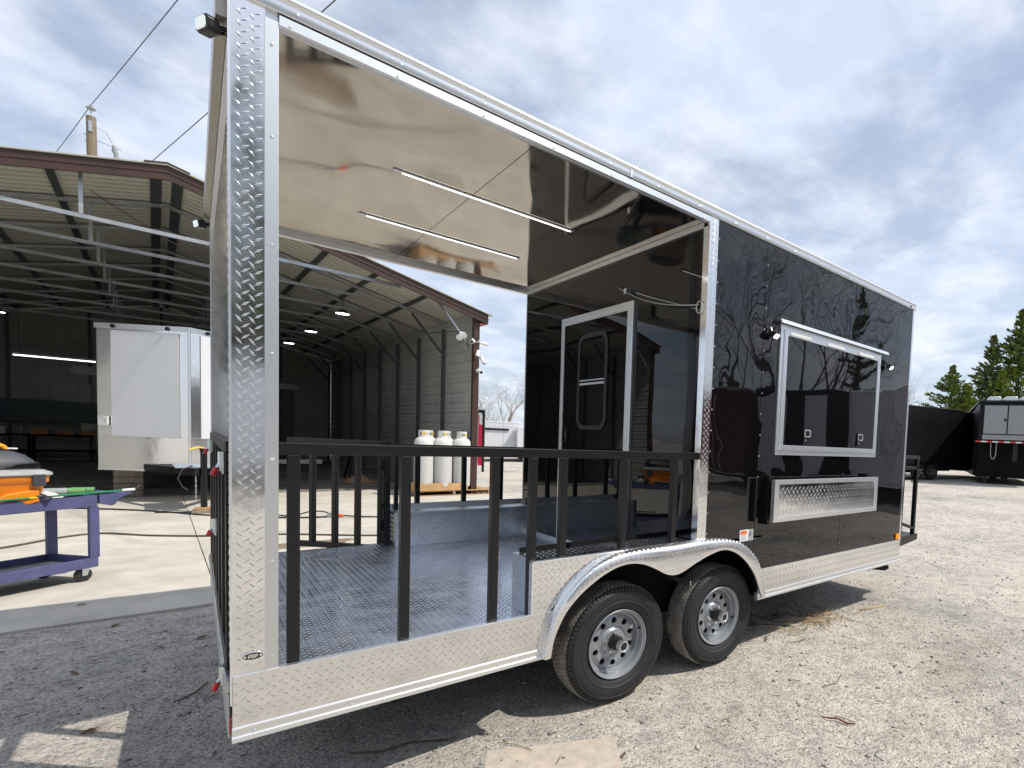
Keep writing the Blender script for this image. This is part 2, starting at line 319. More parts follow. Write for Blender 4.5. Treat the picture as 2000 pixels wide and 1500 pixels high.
def ground_material():
    m = bpy.data.materials.new('crushed_limestone'); m.use_nodes = True; nt = m.node_tree; N = nt.nodes; Lk = nt.links; N.clear()
    out = N.new("ShaderNodeOutputMaterial"); p = N.new("ShaderNodeBsdfPrincipled"); Lk.new(p.outputs[0], out.inputs[0])
    p.inputs['Roughness'].default_value = 0.92; p.inputs['Specular IOR Level'].default_value = 0.2
    t = N.new("ShaderNodeTexCoord")
    def nz(s, d, r=0.6):
        n = N.new("ShaderNodeTexNoise"); n.inputs['Scale'].default_value = s; n.inputs['Detail'].default_value = d; n.inputs['Roughness'].default_value = r
        Lk.new(t.outputs['Object'], n.inputs['Vector']); return n.outputs['Fac']
    def ramp(src, stops):
        r = N.new("ShaderNodeValToRGB"); Lk.new(src, r.inputs[0]); e = r.color_ramp.elements
        e[0].position, e[0].color = stops[0][0], (*stops[0][1], 1); e[1].position, e[1].color = stops[-1][0], (*stops[-1][1], 1)
        for q, c in stops[1:-1]:
            k = e.new(q); k.color = (*c, 1)
        return r.outputs[0]
    def mix(f, a, b, mode='MIX'):
        x = N.new("ShaderNodeMix"); x.data_type = 'RGBA'; x.blend_type = mode
        if isinstance(f, float): x.inputs[0].default_value = f
        else: Lk.new(f, x.inputs[0])
        Lk.new(a, x.inputs[6]); Lk.new(b, x.inputs[7]); return x.outputs[2]
    broad = ramp(nz(0.45, 5), [(0.30, (0.40, 0.385, 0.365)), (0.46, (0.58, 0.535, 0.475)), (0.58, (0.655, 0.60, 0.53)), (0.72, (0.69, 0.63, 0.545))])
    mid = ramp(nz(5.5, 6, 0.7), [(0.28, (0.62, 0.62, 0.62)), (0.5, (0.96, 0.96, 0.96)), (0.75, (1.12, 1.12, 1.1))])
    vo = N.new("ShaderNodeTexVoronoi"); vo.inputs['Scale'].default_value = 75; vo.inputs['Randomness'].default_value = 1.0; Lk.new(t.outputs['Object'], vo.inputs['Vector'])
    sepc = N.new("ShaderNodeSeparateColor"); Lk.new(vo.outputs['Color'], sepc.inputs[0])
    speck = ramp(sepc.outputs[0], [(0.0, (0.55, 0.57, 0.6)), (0.22, (0.8, 0.8, 0.8)), (0.6, (1, 1, 1)), (1.0, (1.15, 1.13, 1.1))])
    grains = ramp(nz(230, 3, 0.7), [(0.3, (0.68, 0.68, 0.68)), (0.55, (1, 1, 1)), (0.8, (1.12, 1.12, 1.12))])
    c = mix(1.0, mix(1.0, mix(1.0, broad, mid, 'MULTIPLY'), speck, 'MULTIPLY'), grains, 'MULTIPLY')
    # dark fines lying in drifts between the pale stone
    dk = N.new("ShaderNodeMapRange"); Lk.new(nz(1.7, 8, 0.72), dk.inputs[0]); dk.inputs[1].default_value = 0.56; dk.inputs[2].default_value = 0.70; dk.inputs[3].default_value = 0; dk.inputs[4].default_value = 0.5
    rgb = N.new("ShaderNodeRGB"); rgb.outputs[0].default_value = (0.22, 0.22, 0.225, 1)
    c = mix(dk.outputs[0], c, rgb.outputs[0])
    # brown organic drift swept into long patches
    mp = N.new("ShaderNodeMapping"); mp.inputs['Scale'].default_value = (0.35, 1.1, 1); mp.inputs['Rotation'].default_value = (0, 0, 0.5); Lk.new(t.outputs['Object'], mp.inputs['Vector'])
    nb = N.new("ShaderNodeTexNoise"); nb.inputs['Scale'].default_value = 0.8; nb.inputs['Detail'].default_value = 9; nb.inputs['Roughness'].default_value = 0.7; Lk.new(mp.outputs[0], nb.inputs['Vector'])
    bk = N.new("ShaderNodeMapRange"); Lk.new(nb.outputs['Fac'], bk.inputs[0]); bk.inputs[1].default_value = 0.56; bk.inputs[2].default_value = 0.72; bk.inputs[3].default_value = 0; bk.inputs[4].default_value = 0.38
    rg2 = N.new("ShaderNodeRGB"); rg2.outputs[0].default_value = (0.30, 0.235, 0.17, 1); c = mix(bk.outputs[0], c, rg2.outputs[0])
    Lk.new(c, p.inputs['Base Color'])
    b1 = N.new("ShaderNodeBump"); b1.inputs['Distance'].default_value = 0.02; b1.inputs['Strength'].default_value = 1; Lk.new(nz(14, 8, 0.75), b1.inputs['Height'])
    b2 = N.new("ShaderNodeBump"); b2.inputs['Distance'].default_value = 0.006; b2.inputs['Strength'].default_value = 1; b2.invert = True
    Lk.new(vo.outputs['Distance'], b2.inputs['Height']); Lk.new(b1.outputs[0], b2.inputs['Normal']); 
    b3 = N.new("ShaderNodeBump"); b3.inputs['Distance'].default_value = 0.0015; b3.inputs['Strength'].default_value = 1; Lk.new(nz(260, 3, 0.7), b3.inputs['Height']); Lk.new(b2.outputs[0], b3.inputs['Normal'])
    Lk.new(b3.outputs[0], p.inputs['Normal'])
    return m
M['gravel'] = ground_material()
M['stone'] = mat('loose_limestone', (0.46, 0.44, 0.40), 0.9, island=(0.35, 1.25), spec=0.2)

def axis(lo, hi, dlo, dhi, step):
    a = list(np.arange(dlo, dhi + 1e-6, step)); s = step; x = dhi
    while x < hi: s *= 1.22; x += s; a.append(x)
    s = step; x = dlo
    while x > lo: s *= 1.22; x -= s; a.insert(0, x)
    return np.array(a)
gx = axis(-600, 700, -6, 12, 0.16); gy = axis(-600, 700, -6, 8, 0.16)
GV = [(x, y, gz(x, y)) for x in gx for y in gy]; ny = len(gy)
gi = np.arange(len(gx) - 1)[:, None] * ny + np.arange(ny - 1)[None]
GF = np.stack([gi, gi + ny, gi + ny + 1, gi + 1], -1).reshape(-1, 4)
g = link('gravel_ground', npmesh('gravel_ground', GV, GF), 'gravel', smooth=180); g["kind"] = "structure"

def concrete_material():
    m = mat('broom_finished_concrete', (0.56, 0.525, 0.455), 0.85, spec=0.25, var=(0.9, 0.86, 1.07), bump=[(60, 0.0012, 4), (3, 0.003, 4)], col2=((0.47, 0.44, 0.385), 2.3))
    return m
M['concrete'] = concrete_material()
M['concrete_shaded_dirty'] = mat('shaded_dirty_concrete', (0.27, 0.255, 0.23), 0.8, spec=0.25, var=(0.8, 0.75, 1.15), bump=[(60, 0.0012, 4)], col2=((0.17, 0.16, 0.145), 1.4))  # shed floor: the shade indoors is put into this darker colour, besides dirt
slab = bpy.data.objects.new('concrete_slab', None); COL.objects.link(slab); slab["kind"] = "structure"
slab.rotation_euler = (0, 0, 0.035)
xs_ = [-12.0, -5.4, 0.19, 6.0]; ys_ = [3.53, 8.0, 12.6, 17.5, 22.5, 27.2]
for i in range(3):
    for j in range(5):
        MB().box(xs_[i] + 0.004, xs_[i + 1] - 0.004, ys_[j] + 0.004 - (0.0 if j else 0.0), ys_[j + 1] - 0.004, -0.12, 0.018).build('slab_panel', 'concrete' if j < 2 else 'concrete_shaded_dirty', slab, bevel=0.004)
MB().box(-11.9, 5.9, 3.6, 27.1, -0.12, -0.004).build('joint_filler', mat('joint_filler', (0.05, 0.045, 0.04), 0.9), slab)

# loose stones: two sizes, thick near the viewer, thinner further out
def stones(n, smin, smax, xr, yr, name, label, keep):
    x = RNG.uniform(*xr, n); y = RNG.uniform(*yr, n); k = keep(x, y); x, y = x[k], y[k]; n = len(x)
    s = smin * (smax / smin) ** (RNG.random(n) ** 2.6)
    z = np.array([gz(a, b) for a, b in zip(x, y)])
    base = np.array([(1, 0, 0), (0.3, 0.95, 0), (-0.9, 0.4, 0), (-0.5, -0.85, 0), (0.45, -0.9, 0), (0.1, 0.05, 0.8), (0, 0, -0.5)])
    fc = np.array([(0, 1, 5), (1, 2, 5), (2, 3, 5), (3, 4, 5), (4, 0, 5), (1, 0, 6), (2, 1, 6), (3, 2, 6), (4, 3, 6), (0, 4, 6)])
    V = base[None] * (1 + RNG.uniform(-0.35, 0.35, (n, 7, 3))) * s[:, None, None] * 0.5
    V[:, :5, 2] += RNG.uniform(-0.25, 0.3, (n, 5)) * s[:, None] * 0.5
    V[..., 2] *= RNG.uniform(0.6, 1.0, n)[:, None]
    a = RNG.uniform(0, 6.283, n); c, d = np.cos(a)[:, None], np.sin(a)[:, None]
    X = V[..., 0] * c - V[..., 1] * d + x[:, None]; Y = V[..., 0] * d + V[..., 1] * c + y[:, None]; Z = V[..., 2] + (z + s * 0.06)[:, None]
    F = (np.arange(n)[:, None, None] * 7 + fc[None]).reshape(-1, 3)
    o = link(name, npmesh(name, np.stack([X, Y, Z], -1), F), 'stone')
    return tag(o, label, 'gravel', kind="stuff")
off_slab = lambda x, y: (y < 3.42 + 0.035 * 0 - 0.035 * x) | (x > 6.0)
stones(60000, 0.004, 0.014, (-2.2, 5.2), (-1.9, 3.5), 'gravel_chips', 'fine pale gravel chips strewn round the black trailer', off_slab)
stones(34000, 0.006, 0.034, (-3.0, 14.0), (-3.5, 9.0), 'loose_gravel', 'loose grey limestone gravel scattered over the whole lot', off_slab)
# ================================================================== the black porch concession trailer (rear near corner at the origin)
W, L, ZB, ZS, ZTB, ZTT, ZC, PX, FZ = 2.53, 5.205, 0.4065, 0.644, 2.973, 3.041, 2.947, 2.34, 0.60
T = thing('concession_trailer', 'glossy black concession trailer with open railed porch parked on gravel', 'trailer')
# --- core, underbody
MB().box(2.315, L - 0.01, 0.31, W - 0.02, 0.62, 2.98).box(2.315, L - 0.01, 0.022, 0.3095, 0.9, 2.98).box(2.95, L - 0.01, 0.022, 0.3095, 0.62, 0.8995).build('body', 'black_paint', T)
MB().box(0.01, L - 0.02, 0.30, W - 0.30, 0.36, 0.56).build('chassis', 'black_matte', T)
MB().box(0.012, 1.17, 0.012, W - 0.01, 0.47, 0.585).box(2.95, L - 0.012, 0.012, W - 0.01, 0.47, 0.62).box(1.17, 2.95, 0.30, W - 0.30, 0.5, 0.585).build('subfloor', 'black_matte', T)
wb = MB(); wb.box(1.2, 2.93, 0.285, 0.30, 0.42, 0.93); wb.box(1.2, 2.93, 0.0, 0.285, 0.875, 0.89); wb.box(1.185, 1.2, 0.004, 0.3, 0.42, 0.89); wb.box(2.93, 2.945, 0.004, 0.3, 0.42, 0.89)
wb.build('wheel_well', 'black_matte', T)
for wx in (1.71, 2.565):
    MB().bar((wx, 0.15, 0.35), (wx, W - 0.15, 0.35), 0.07).build('axle', 'black_matte', T)
# --- side panels of the kitchen, with seams between the sheets
seams = [2.342, 2.8404, 4.0002, L - 0.03]
FAR_ = [(2.345, 0.920), (2.511, 0.903), (2.648, 0.872), (2.756, 0.810), (2.838, 0.735)]
for i_, (a, b) in enumerate(zip(seams[:-1], seams[1:])):
    if i_ == 0: MB().prism(FAR_ + [(b - 0.0022, ZTB + 0.004), (a + 0.0022, ZTB + 0.004)], 'y', 0.0, 0.02).build('side_panel', 'black_panel', T)
    elif i_ == 1: MB().prism([(a + 0.0022, 0.735), (2.853, 0.720), (2.913, 0.62), (b - 0.0022, 0.62), (b - 0.0022, ZTB + 0.004), (a + 0.0022, ZTB + 0.004)], 'y', 0.0, 0.02).build('side_panel', 'black_panel', T)
    else: MB().box(a + 0.0022, b - 0.0022, 0.0, 0.02, 0.60, ZTB + 0.004).build('side_panel', 'black_panel', T)
MB().box(2.3, L, W - 0.02, W, 0.55, ZTB).build('side_panel', 'black_panel', T)
MB().box(L - 0.02, L, 0.02, W - 0.02, 0.55, ZTB).build('front_wall', 'black_panel', T)
def screws(name, pts, axis='y', r=0.0055, m='alu'):
    b = MB()
    for p in pts:
        p = Vector(p); d = Vector({'y': (0, -1, 0), 'x': (-1, 0, 0), 'z': (0, 0, -1)}[axis])
        b.cyl(p, p + d * 0.002, r, 8, r * 0.95); b.cyl(p + d * 0.002, p + d * 0.0042, r * 0.95, 8, r * 0.4)
    return b.build(name, m, T, smooth=60, kind="stuff")
sp = []
for k in range(15): sp += [(2.352, -0.0005, 0.95 + k * 0.136), (2.852, -0.0005, 0.72 + k * 0.15)]
for k in range(15):
    z = 0.72 + k * 0.152
    if not (1.45 < z < 2.5 or 0.98 < z < 1.32): sp.append((4.012, -0.0005, z))
screws('panel_screw', sp, m='chrome', r=0.0048)
# --- lower skirt
def skirt(x0, x1, z0, z1, y=0.0, name='skirt_panel', keep=None, big=1.0):
    s = MB().box(x0, x1, y - 0.003, y + 0.012, z0, z1).build(name, 'plate', T)
    plate_lugs('tread_lug', 'plate', s, (x0, y - 0.003, z0), (1, 0, 0), (0, 0, 1), x1 - x0, z1 - z0, keep=keep, pitch=0.0377 * big, scale=big)
    return s
s0_ = MB().prism([(0.0, ZB + 0.05), (1.192, ZB + 0.05), (1.206, 0.54), (1.238, ZS + 0.006), (0.0, ZS)], 'y', -0.003, 0.012).build('skirt_panel', 'plate', T)
plate_lugs('tread_lug', 'plate', s0_, (0.0, -0.003, ZB + 0.05), (1, 0, 0), (0, 0, 1), 1.19, ZS - ZB - 0.05)
PA = [(1.134, ZS + 0.007), (1.232, ZS + 0.007), (1.28, 0.714), (1.374, 0.806), (1.473, 0.868), (1.579, 0.900), (1.69, 0.911), (2.26, 0.9115), (2.26, 0.912), (1.134, 0.912)]
sp_ = MB().prism(PA, 'y', -0.005, 0.010).build('skirt_panel', 'plate', T)
plate_lugs('tread_lug', 'plate', sp_, (1.134, -0.005, ZS + 0.002), (1, 0, 0), (0, 0, 1), 0.5, 0.266, keep=lambda a, b: b > np.interp(a, [0, 0.098, 0.146, 0.24, 0.339, 0.445, 0.5], [0, 0.0, 0.07, 0.162, 0.224, 0.256, 0.3]) + 0.018)
skirt(2.915, L - 0.004, ZB + 0.045, 0.632, big=1.45)
MB().box(0.0, 1.236, -0.006, 0.02, ZS + 0.0002, ZS + 0.006).build('skirt_cap', 'alu', T, bevel=0.002)
MB().box(1.128, 2.262, -0.007, 0.02, 0.912, 0.917).build('skirt_cap', 'alu', T, bevel=0.002)
MB().box(1.124, 1.134, -0.006, 0.03, ZS + 0.006, 0.912).build('skirt_cap', 'alu', T)
MB().box(2.9, L, -0.006, 0.02, 0.632, 0.637).build('skirt_cap', 'alu', T)
for x0, x1 in ((-0.002, 1.205), (2.9, L)):
    MB().prism([(0.02, ZB), (-0.008, ZB), (-0.014, ZB + 0.004), (-0.014, ZB + 0.020), (-0.008, ZB + 0.024), (-0.0075, ZB + 0.036), (-0.011, ZB + 0.040), (-0.011, ZB + 0.052), (-0.004, ZB + 0.056), (0.02, ZB + 0.056)], 'x', x0, x1).build('bottom_rail', 'alu', T, smooth=50)
screws('rail_screw', [(x, -0.0075, ZB + 0.030) for x in (0.06, 0.36, 0.66, 0.96, 1.17, 3.2, 3.6, 4.0, 4.4, 4.8, 5.15)], r=0.006)
# --- posts and trims
def post(y0, y1, face):
    MB().box(0.002, 0.126, y0 + 0.004, y1 - 0.004, ZS - 0.05, ZTB).build('corner_post_core', 'alu_dull', T)
    s = MB().box(0.0, 0.092, y0, y0 + 0.003, ZS + 0.006, ZTB).build('corner_post', 'plate', T)
    if face: plate_lugs('tread_lug', 'plate', s, (0.003, y0, ZS + 0.01), (1, 0, 0), (0, 0, 1), 0.088, ZTB - ZS - 0.012)
    MB().box(0.090, 0.129, y0 - 0.0035, y0 + 0.002, ZS + 0.006, ZTB - 0.03).build('post_flat_trim', 'alu_dull', T, bevel=0.0015)
    e = MB().box(-0.003, 0.0, y0 + 0.004, y1, ZS, ZTB).build('post_side', 'plate', T)
    plate_lugs('tread_lug', 'plate', e, (-0.003, y1, ZS + 0.01), (0, -1, 0), (0, 0, 1), y1 - y0 - 0.004, ZTB - ZS - 0.012)
    MB().box(-0.006, 0.001, y0 - 0.003, y0 + 0.004, ZS - 0.1, ZTB).build('post_edge_trim', 'alu', T)
    MB().box(0.1265, 0.129, y0 + 0.003, y1, FZ, ZC).build('post_inner_trim', 'alu_dull', T)
post(0.0, 0.105, True); post(W - 0.105, W, False)
screws('post_screw', [(0.110, -0.0036, z) for z in (0.70, 1.05, 1.42, 1.80, 2.18, 2.55, 2.86)], r=0.0052, m='chrome')
cs = MB().box(2.266, 2.340, -0.004, 0.012, 0.917, ZTB - 0.002).build('porch_corner_trim', 'plate', T)
plate_lugs('tread_lug', 'plate', cs, (2.268, -0.004, 0.92), (1, 0, 0), (0, 0, 1), 0.07, 2.04)
ci = MB().box(2.262, 2.266, -0.004, 0.05, 0.918, ZC).build('porch_corner_return', 'plate', T)
MB().box(L - 0.032, L + 0.002, -0.003, 0.012, 0.637, ZTB).build('front_corner_trim', 'plate', T)
plate_lugs('tread_lug', 'plate', T, (L - 0.031, -0.003, 0.64), (1, 0, 0), (0, 0, 1), 0.034, 2.32, pitch=0.03, scale=0.8)
# --- roof
MB().box(-0.03, L, 0.02, W - 0.02, 2.985, 3.03).build('roof', 'alu_dull', T)
prof = [(0.03, ZTB), (-0.010, ZTB), (-0.013, ZTB + 0.004), (-0.011, 3.012), (-0.018, 3.017), (-0.021, 3.024), (-0.019, 3.034), (-0.010, 3.041), (0.03, 3.043)]
for a, b in ((-0.012, 1.6386), (1.6414, 3.9286), (3.9314, L + 0.002)):
    MB().prism(prof, 'x', a, b).build('roof_trim', 'alu', T, smooth=50)
MB().prism([(W - p[0], p[1]) for p in prof], 'x', -0.012, L + 0.002).build('roof_trim', 'alu', T, smooth=50)
for x in (1.64, 3.93):
    MB().box(x - 0.006, x + 0.006, -0.0155, -0.009, ZTB, 3.016).build('trim_splice', 'alu', T)
screws('roof_trim_screw', [(x, -0.0125, ZTB + 0.018) for x in np.arange(0.18, 5.2, 0.33)], r=0.0062)
screws('roof_trim_screw', [(5.10, -0.0125, ZTB + 0.02)], r=0.012, m='black_paint')
MB().box(0.129, 2.266, -0.007, 0.012, 2.932, 2.968).build('header_trim', 'alu', T, bevel=0.002)
MB().box(0.129, 2.262, 0.0121, 0.03, 2.930, 2.945).build('header_return', 'alu_dull', T)
MB().box(0.129, 2.262, W - 0.05, W, 2.915, 2.972).build('header_trim', 'alu_dull', T)
screws('header_screw', [(x, -0.0072, 2.943) for x in (0.16, 0.5, 0.84, 1.18, 1.52, 1.86, 2.2)], r=0.0045)
MB().box(-0.034, -0.002, 0.03, W - 0.01, 2.90, 3.035).build('rear_header', mat('rear_header_panel', (0.40, 0.37, 0.32), 0.3, 0.7), T)
MB().box(-0.004, 0.02, 0.105, W - 0.105, 2.90, 2.985).build('rear_header_inner', 'alu_dull', T)
# --- ceiling, end wall
MB().box(1.10, 1.113, 0.02, W - 0.06, ZC + 0.004, ZC + 0.018).build('seam_backing', 'black_matte', T)
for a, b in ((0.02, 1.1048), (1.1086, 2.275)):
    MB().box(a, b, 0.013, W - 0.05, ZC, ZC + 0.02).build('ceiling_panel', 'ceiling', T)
for y in (0.837, 1.655):
    d = MB().box(0.69, 1.785, y - 0.011, y + 0.011, ZC - 0.009, ZC - 0.0005).build('led_strip', 'alu_dull', T, bevel=0.003)
    MB().box(0.735, 1.765, y - 0.0045, y + 0.0045, ZC - 0.0115, ZC - 0.0095).build('diffuser', 'led', d)
MB().box(2.28, 2.30, 0.3155, W - 0.001, FZ - 0.04, ZC + 0.03).box(2.28, 2.30, 0.02, 0.315, 0.906, ZC + 0.03).build('end_wall', 'end_wall', T)
MB().box(2.262, 2.2795, 0.012, W - 0.02, 2.912, ZC - 0.001).build('end_wall_trim', 'alu', T, bevel=0.002)
MB().box(2.272, 2.2795, 0.05, W - 0.03, FZ + 0.001, FZ + 0.035).build('end_wall_trim', 'alu_dull', T)
MB().box(2.276, 2.283, W - 0.012, W + 0.003, 0.6, ZC).build('end_wall_trim', 'alu_dull', T)
# door in the end wall
D = MB().box(2.268, 2.2795, 0.835, 1.765, FZ + 0.06, 2.515).build('door', 'end_wall', T, bevel=0.002)
MB().ring(rect(0.765, 1.806, FZ + 0.01, 2.575), rect(0.822, 1.778, FZ + 0.04, 2.527), 'x', 2.258, 2.2798).build('door_frame', 'alu', D, bevel=0.002)
MB().ring(rect(0.822, 1.778, FZ + 0.04, 2.527), rect(0.842, 1.762, FZ + 0.055, 2.512), 'x', 2.262, 2.279).build('door_edge_trim', 'alu_dull', D, bevel=0.001)
MB().box(2.252, 2.2575, 0.790, 0.806, FZ + 0.1, 2.5).build('hinge', 'alu', D, bevel=0.002)
wo = rrect(1.083, 1.520, 1.617, 2.405, 0.10); wi = rrect(1.118, 1.485, 1.652, 2.370, 0.075)
MB().ring(wo, wi, 'x', 2.258, 2.2675).build('window_frame', mat('black_window_frame', (0.02, 0.021, 0.023), 0.35), D, smooth=40)
MB().prism(wi, 'x', 2.264, 2.2665).build('window_pane', 'glass', D)
MB().box(2.259, 2.2635, 1.118, 1.485, 1.985, 2.002).build('window_bar', 'alu_dull', D)
MB().box(2.2585, 2.2635, 1.118, 1.485, 2.018, 2.027).build('window_bar', 'alu_dull', D)
h = MB().ring(rrect(1.665, 1.745, 1.505, 1.625, 0.012, 3), rrect(1.678, 1.732, 1.518, 1.612, 0.008, 3), 'x', 2.256, 2.2675).build('door_handle', 'black_paint', D)
MB().box(2.260, 2.2665, 1.690, 1.714, 1.53, 1.60).build('paddle', 'chrome', D)
# tether cable hooked from the wall to the post
pts = [(2.262 - 0.02 * math.sin(math.pi * t), 0.97 - 0.90 * t, 2.70 - 0.27 * t - 0.05 * math.sin(math.pi * t)) for t in np.linspace(0, 1, 16)]
MB().tube(pts, 0.005, 6).build('tether_cable', mat('grey_cable', (0.45, 0.45, 0.45), 0.5), T, smooth=60)
MB().box(2.235, 2.279, 0.83, 0.86, 2.63, 2.67).build('tether_hook', 'alu_dull', T)
ring_pts = [(2.25, 0.05 + 0.028 * math.cos(t), 2.41 + 0.038 * math.sin(t)) for t in np.linspace(0, 2 * math.pi, 17)]
MB().tube(ring_pts, 0.004, 6).build('tether_ring', 'alu_dull', T, smooth=60)
# --- porch floor and far wheel box
fl = MB().prism([(0.0, 0.014), (1.168, 0.014), (1.168, 0.30), (2.28, 0.30), (2.28, W - 0.02), (0.0, W - 0.02)], 'z', 0.586, FZ).build('porch_floor', 'plate_floor', T)
plate_lugs('tread_lug', 'plate_floor', fl, (0.02, 0.02, FZ), (1, 0, 0), (0, 1, 0), 2.25, W - 0.05, keep=lambda a, b: ~((a > 1.06) & (b > 2.22)) & ~((a > 1.13) & (b < 0.30)))
nb_ = MB().box(1.17, 2.262, 0.011, 0.315, 0.891, 0.905).box(1.17, 1.1845, 0.011, 0.315, FZ, 0.8905).box(1.1845, 2.28, 0.3015, 0.315, FZ, 0.8905).build('wheel_box', 'plate_floor', T)
plate_lugs('tread_lug', 'plate', nb_, (1.19, 0.07, 0.905), (1, 0, 0), (0, 1, 0), 1.06, 0.24)
MB().box(1.156, 1.1695, 0.012, 0.04, FZ, 0.905).build('wheel_box_trim', 'alu_dull', nb_)
bx = MB().box(1.085, 2.262, 2.25, W - 0.02, FZ, 0.88).build('wheel_box', 'plate_floor', T, bevel=0.004)
plate_lugs('tread_lug', 'plate', bx, (1.10, 2.25, FZ + 0.012), (1, 0, 0), (0, 0, 1), 1.13, 0.25)
plate_lugs('tread_lug', 'plate', bx, (1.10, 2.262, 0.88), (1, 0, 0), (0, 1, 0), 1.13, 0.235)
plate_lugs('tread_lug', 'plate', bx, (1.085, 2.50, FZ + 0.012), (0, -1, 0), (0, 0, 1), 0.24, 0.25)
MB().box(1.075, 1.0848, 2.235, 2.265, FZ, 0.885).box(1.0848, 2.262, 2.243, 2.2498, 0.868, 0.885).build('wheel_box_trim', 'alu_dull', bx)
MB().box(1.08, 2.262, W - 0.035, W - 0.004, 0.8805, 0.925).build('wheel_box_ledge', 'alu_dull', bx)
MB().prism([(-0.02, 0.585), (-0.004, 0.585), (-0.001, 0.600), (-0.003, 0.625), (-0.014, 0.632), (-0.022, 0.615)], 'y', 0.02, W - 0.02).build('rear_sill', 'galv', T, smooth=40)
MB().box(-0.012, -0.004, 0.02, W - 0.02, ZB + 0.01, 0.58).build('rear_bumper', 'galv', T, bevel=0.004)
MB().box(-0.008, -0.0035, 0.006, 0.02, 0.44, 0.50).build('rear_reflector', 'red_lens', T)
# --- railings: near side, far side, swung-out gate, rear gate
RW = 0.038
def railing(y, x0, x1, zt, bal, zb, name='railing'):
    r = MB().box(x0, x1, y - RW / 2, y + RW / 2, zt - 0.045, zt).build(name, 'black_paint', T, bevel=0.003)
    for x, z in bal: MB().box(x, x + RW, y - RW / 2, y + RW / 2, z, zt - 0.045).build('baluster', 'black_paint', r, bevel=0.003)
    return r
railing(0.045, 0.1295, 2.262, 1.482, [(x, FZ) for x in (0.158, 0.540, 0.928, 1.122)] + [(x, 0.9055) for x in (1.292, 1.680, 2.066)], FZ)
r = railing(W - 0.045, 1.09, 2.262, 1.432, [(x, 0.925) for x in (1.282, 1.672, 2.015)], 0.9)
MB().box(1.052, 1.09, W - 0.07, W - 0.03, FZ, 1.45).build('gate_post', 'black_paint', r, bevel=0.003)
MB().box(1.12, 1.15, W - 0.07, W - 0.04, FZ, 1.42).build('gate_post', 'black_paint', r, bevel=0.003)
gp, gq = Vector((1.045, W - 0.02, 0)), Vector((0.49, 3.16, 0)); gd = (gq - gp)
gt = MB().bar(gp + Vector((0, 0, 1.425)), gq + Vector((0, 0, 1.425)), RW, 0.05).build('swing_gate', 'black_paint', T, bevel=0.003)
MB().bar(gp + Vector((0, 0, 0.555)), gq + Vector((0, 0, 0.555)), RW, 0.045).build('gate_rail', 'black_paint', gt, bevel=0.003)
MB().bar(gp + Vector((0, 0, 1.345)), gq + Vector((0, 0, 1.345)), 0.03, 0.03).build('gate_rail', 'black_paint', gt, bevel=0.003)
for k in range(5):
    q = gp + gd * (0.02 + 0.24 * k); MB().bar(q + Vector((0, 0, 0.57)), q + Vector((0, 0, 1.40)), RW, RW, up=(gd.x, gd.y, 0)).build('gate_bar', 'black_paint', gt, bevel=0.003)
for z in (0.75, 1.25):
    MB().cyl((1.048, W - 0.018, z - 0.04), (1.048, W - 0.018, z + 0.04), 0.012, 10).build('gate_hinge', 'black_paint', gt)
rg = MB().box(-0.012, 0.026, 0.12, W - 0.12, 1.435, 1.48).build('rear_gate', 'black_paint', T, bevel=0.003)
MB().box(-0.012, 0.026, 0.12, W - 0.12, 0.632, 0.672).build('gate_rail', 'black_paint', rg, bevel=0.003)
for k in range(7):
    y = 0.12 + k * (W - 0.24 - RW) / 6; MB().box(-0.012, 0.026, y, y + RW, 0.672, 1.435).build('gate_bar', 'black_paint', rg, bevel=0.003)
for (y, z, m_) in ((0.16, 1.40, 1), (1.16, 1.02, 1), (0.16, 0.60, 1), (1.95, 1.40, 1)):
    l = MB().box(-0.021, -0.0125, y - 0.03, y + 0.03, z - 0.04, z + 0.04).build('latch_plate', 'zinc', T, bevel=0.003)
    MB().cyl((-0.02, y, z - 0.03), (-0.02, y, z + 0.04), 0.012, 10).build('latch_bolt', 'zinc', l, smooth=40)
    MB().tube([(-0.025, y, z), (-0.034, y - 0.005, z - 0.018)], 0.006, 8).build('latch_arm', 'zinc', l, smooth=40)
    MB().tube([(-0.034, y - 0.005, z - 0.018), (-0.045, y - 0.008, z - 0.045)], 0.009, 8).build('latch_grip', 'red_grip', l, smooth=40)
# --- fender over the tandem wheels
FA = [(1.176, 0.421), (1.193, 0.51), (1.23, 0.639), (1.28, 0.716), (1.374, 0.808), (1.473, 0.87), (1.579, 0.902), (1.69, 0.915), (1.933, 0.919), (2.264, 0.922), (2.511, 0.906), (2.648, 0.875), (2.756, 0.813), (2.853, 0.723), (2.913, 0.60), (2.94, 0.44)]
FB = [(1.212, 0.424), (1.224, 0.521), (1.287, 0.644), (1.38, 0.732), (1.499, 0.802), (1.605, 0.842), (1.696, 0.85), (1.788, 0.835), (1.89, 0.788), (1.968, 0.743), (2.035, 0.727), (2.102, 0.74), (2.183, 0.774), (2.272, 0.806), (2.388, 0.836), (2.481, 0.846), (2.602, 0.804), (2.71, 0.727), (2.806, 0.622), (2.894, 0.44)]
def resample(p, n):
    p = np.array(p); d = np.r_[0, np.cumsum(np.hypot(*np.diff(p, axis=0).T))]; t = np.linspace(0, d[-1], n)
    q = np.stack([np.interp(t, d, p[:, 0]), np.interp(t, d, p[:, 1])], 1)
    for _ in range(3): q[1:-1] = 0.5 * q[1:-1] + 0.25 * (q[:-2] + q[2:])
    return q
NF = 80; A_ = resample(FA, NF); B_ = resample(FB, NF)
rows = []
for fa, y in ((0.0, 0.004), (0.0, -0.012), (0.03, -0.036), (0.10, -0.052), (0.22, -0.060), (1.0, -0.060), (1.0, -0.046)):
    q = A_ * (1 - fa) + B_ * fa; rows.append(np.c_[q[:, 0], np.full(NF, y), q[:, 1]])
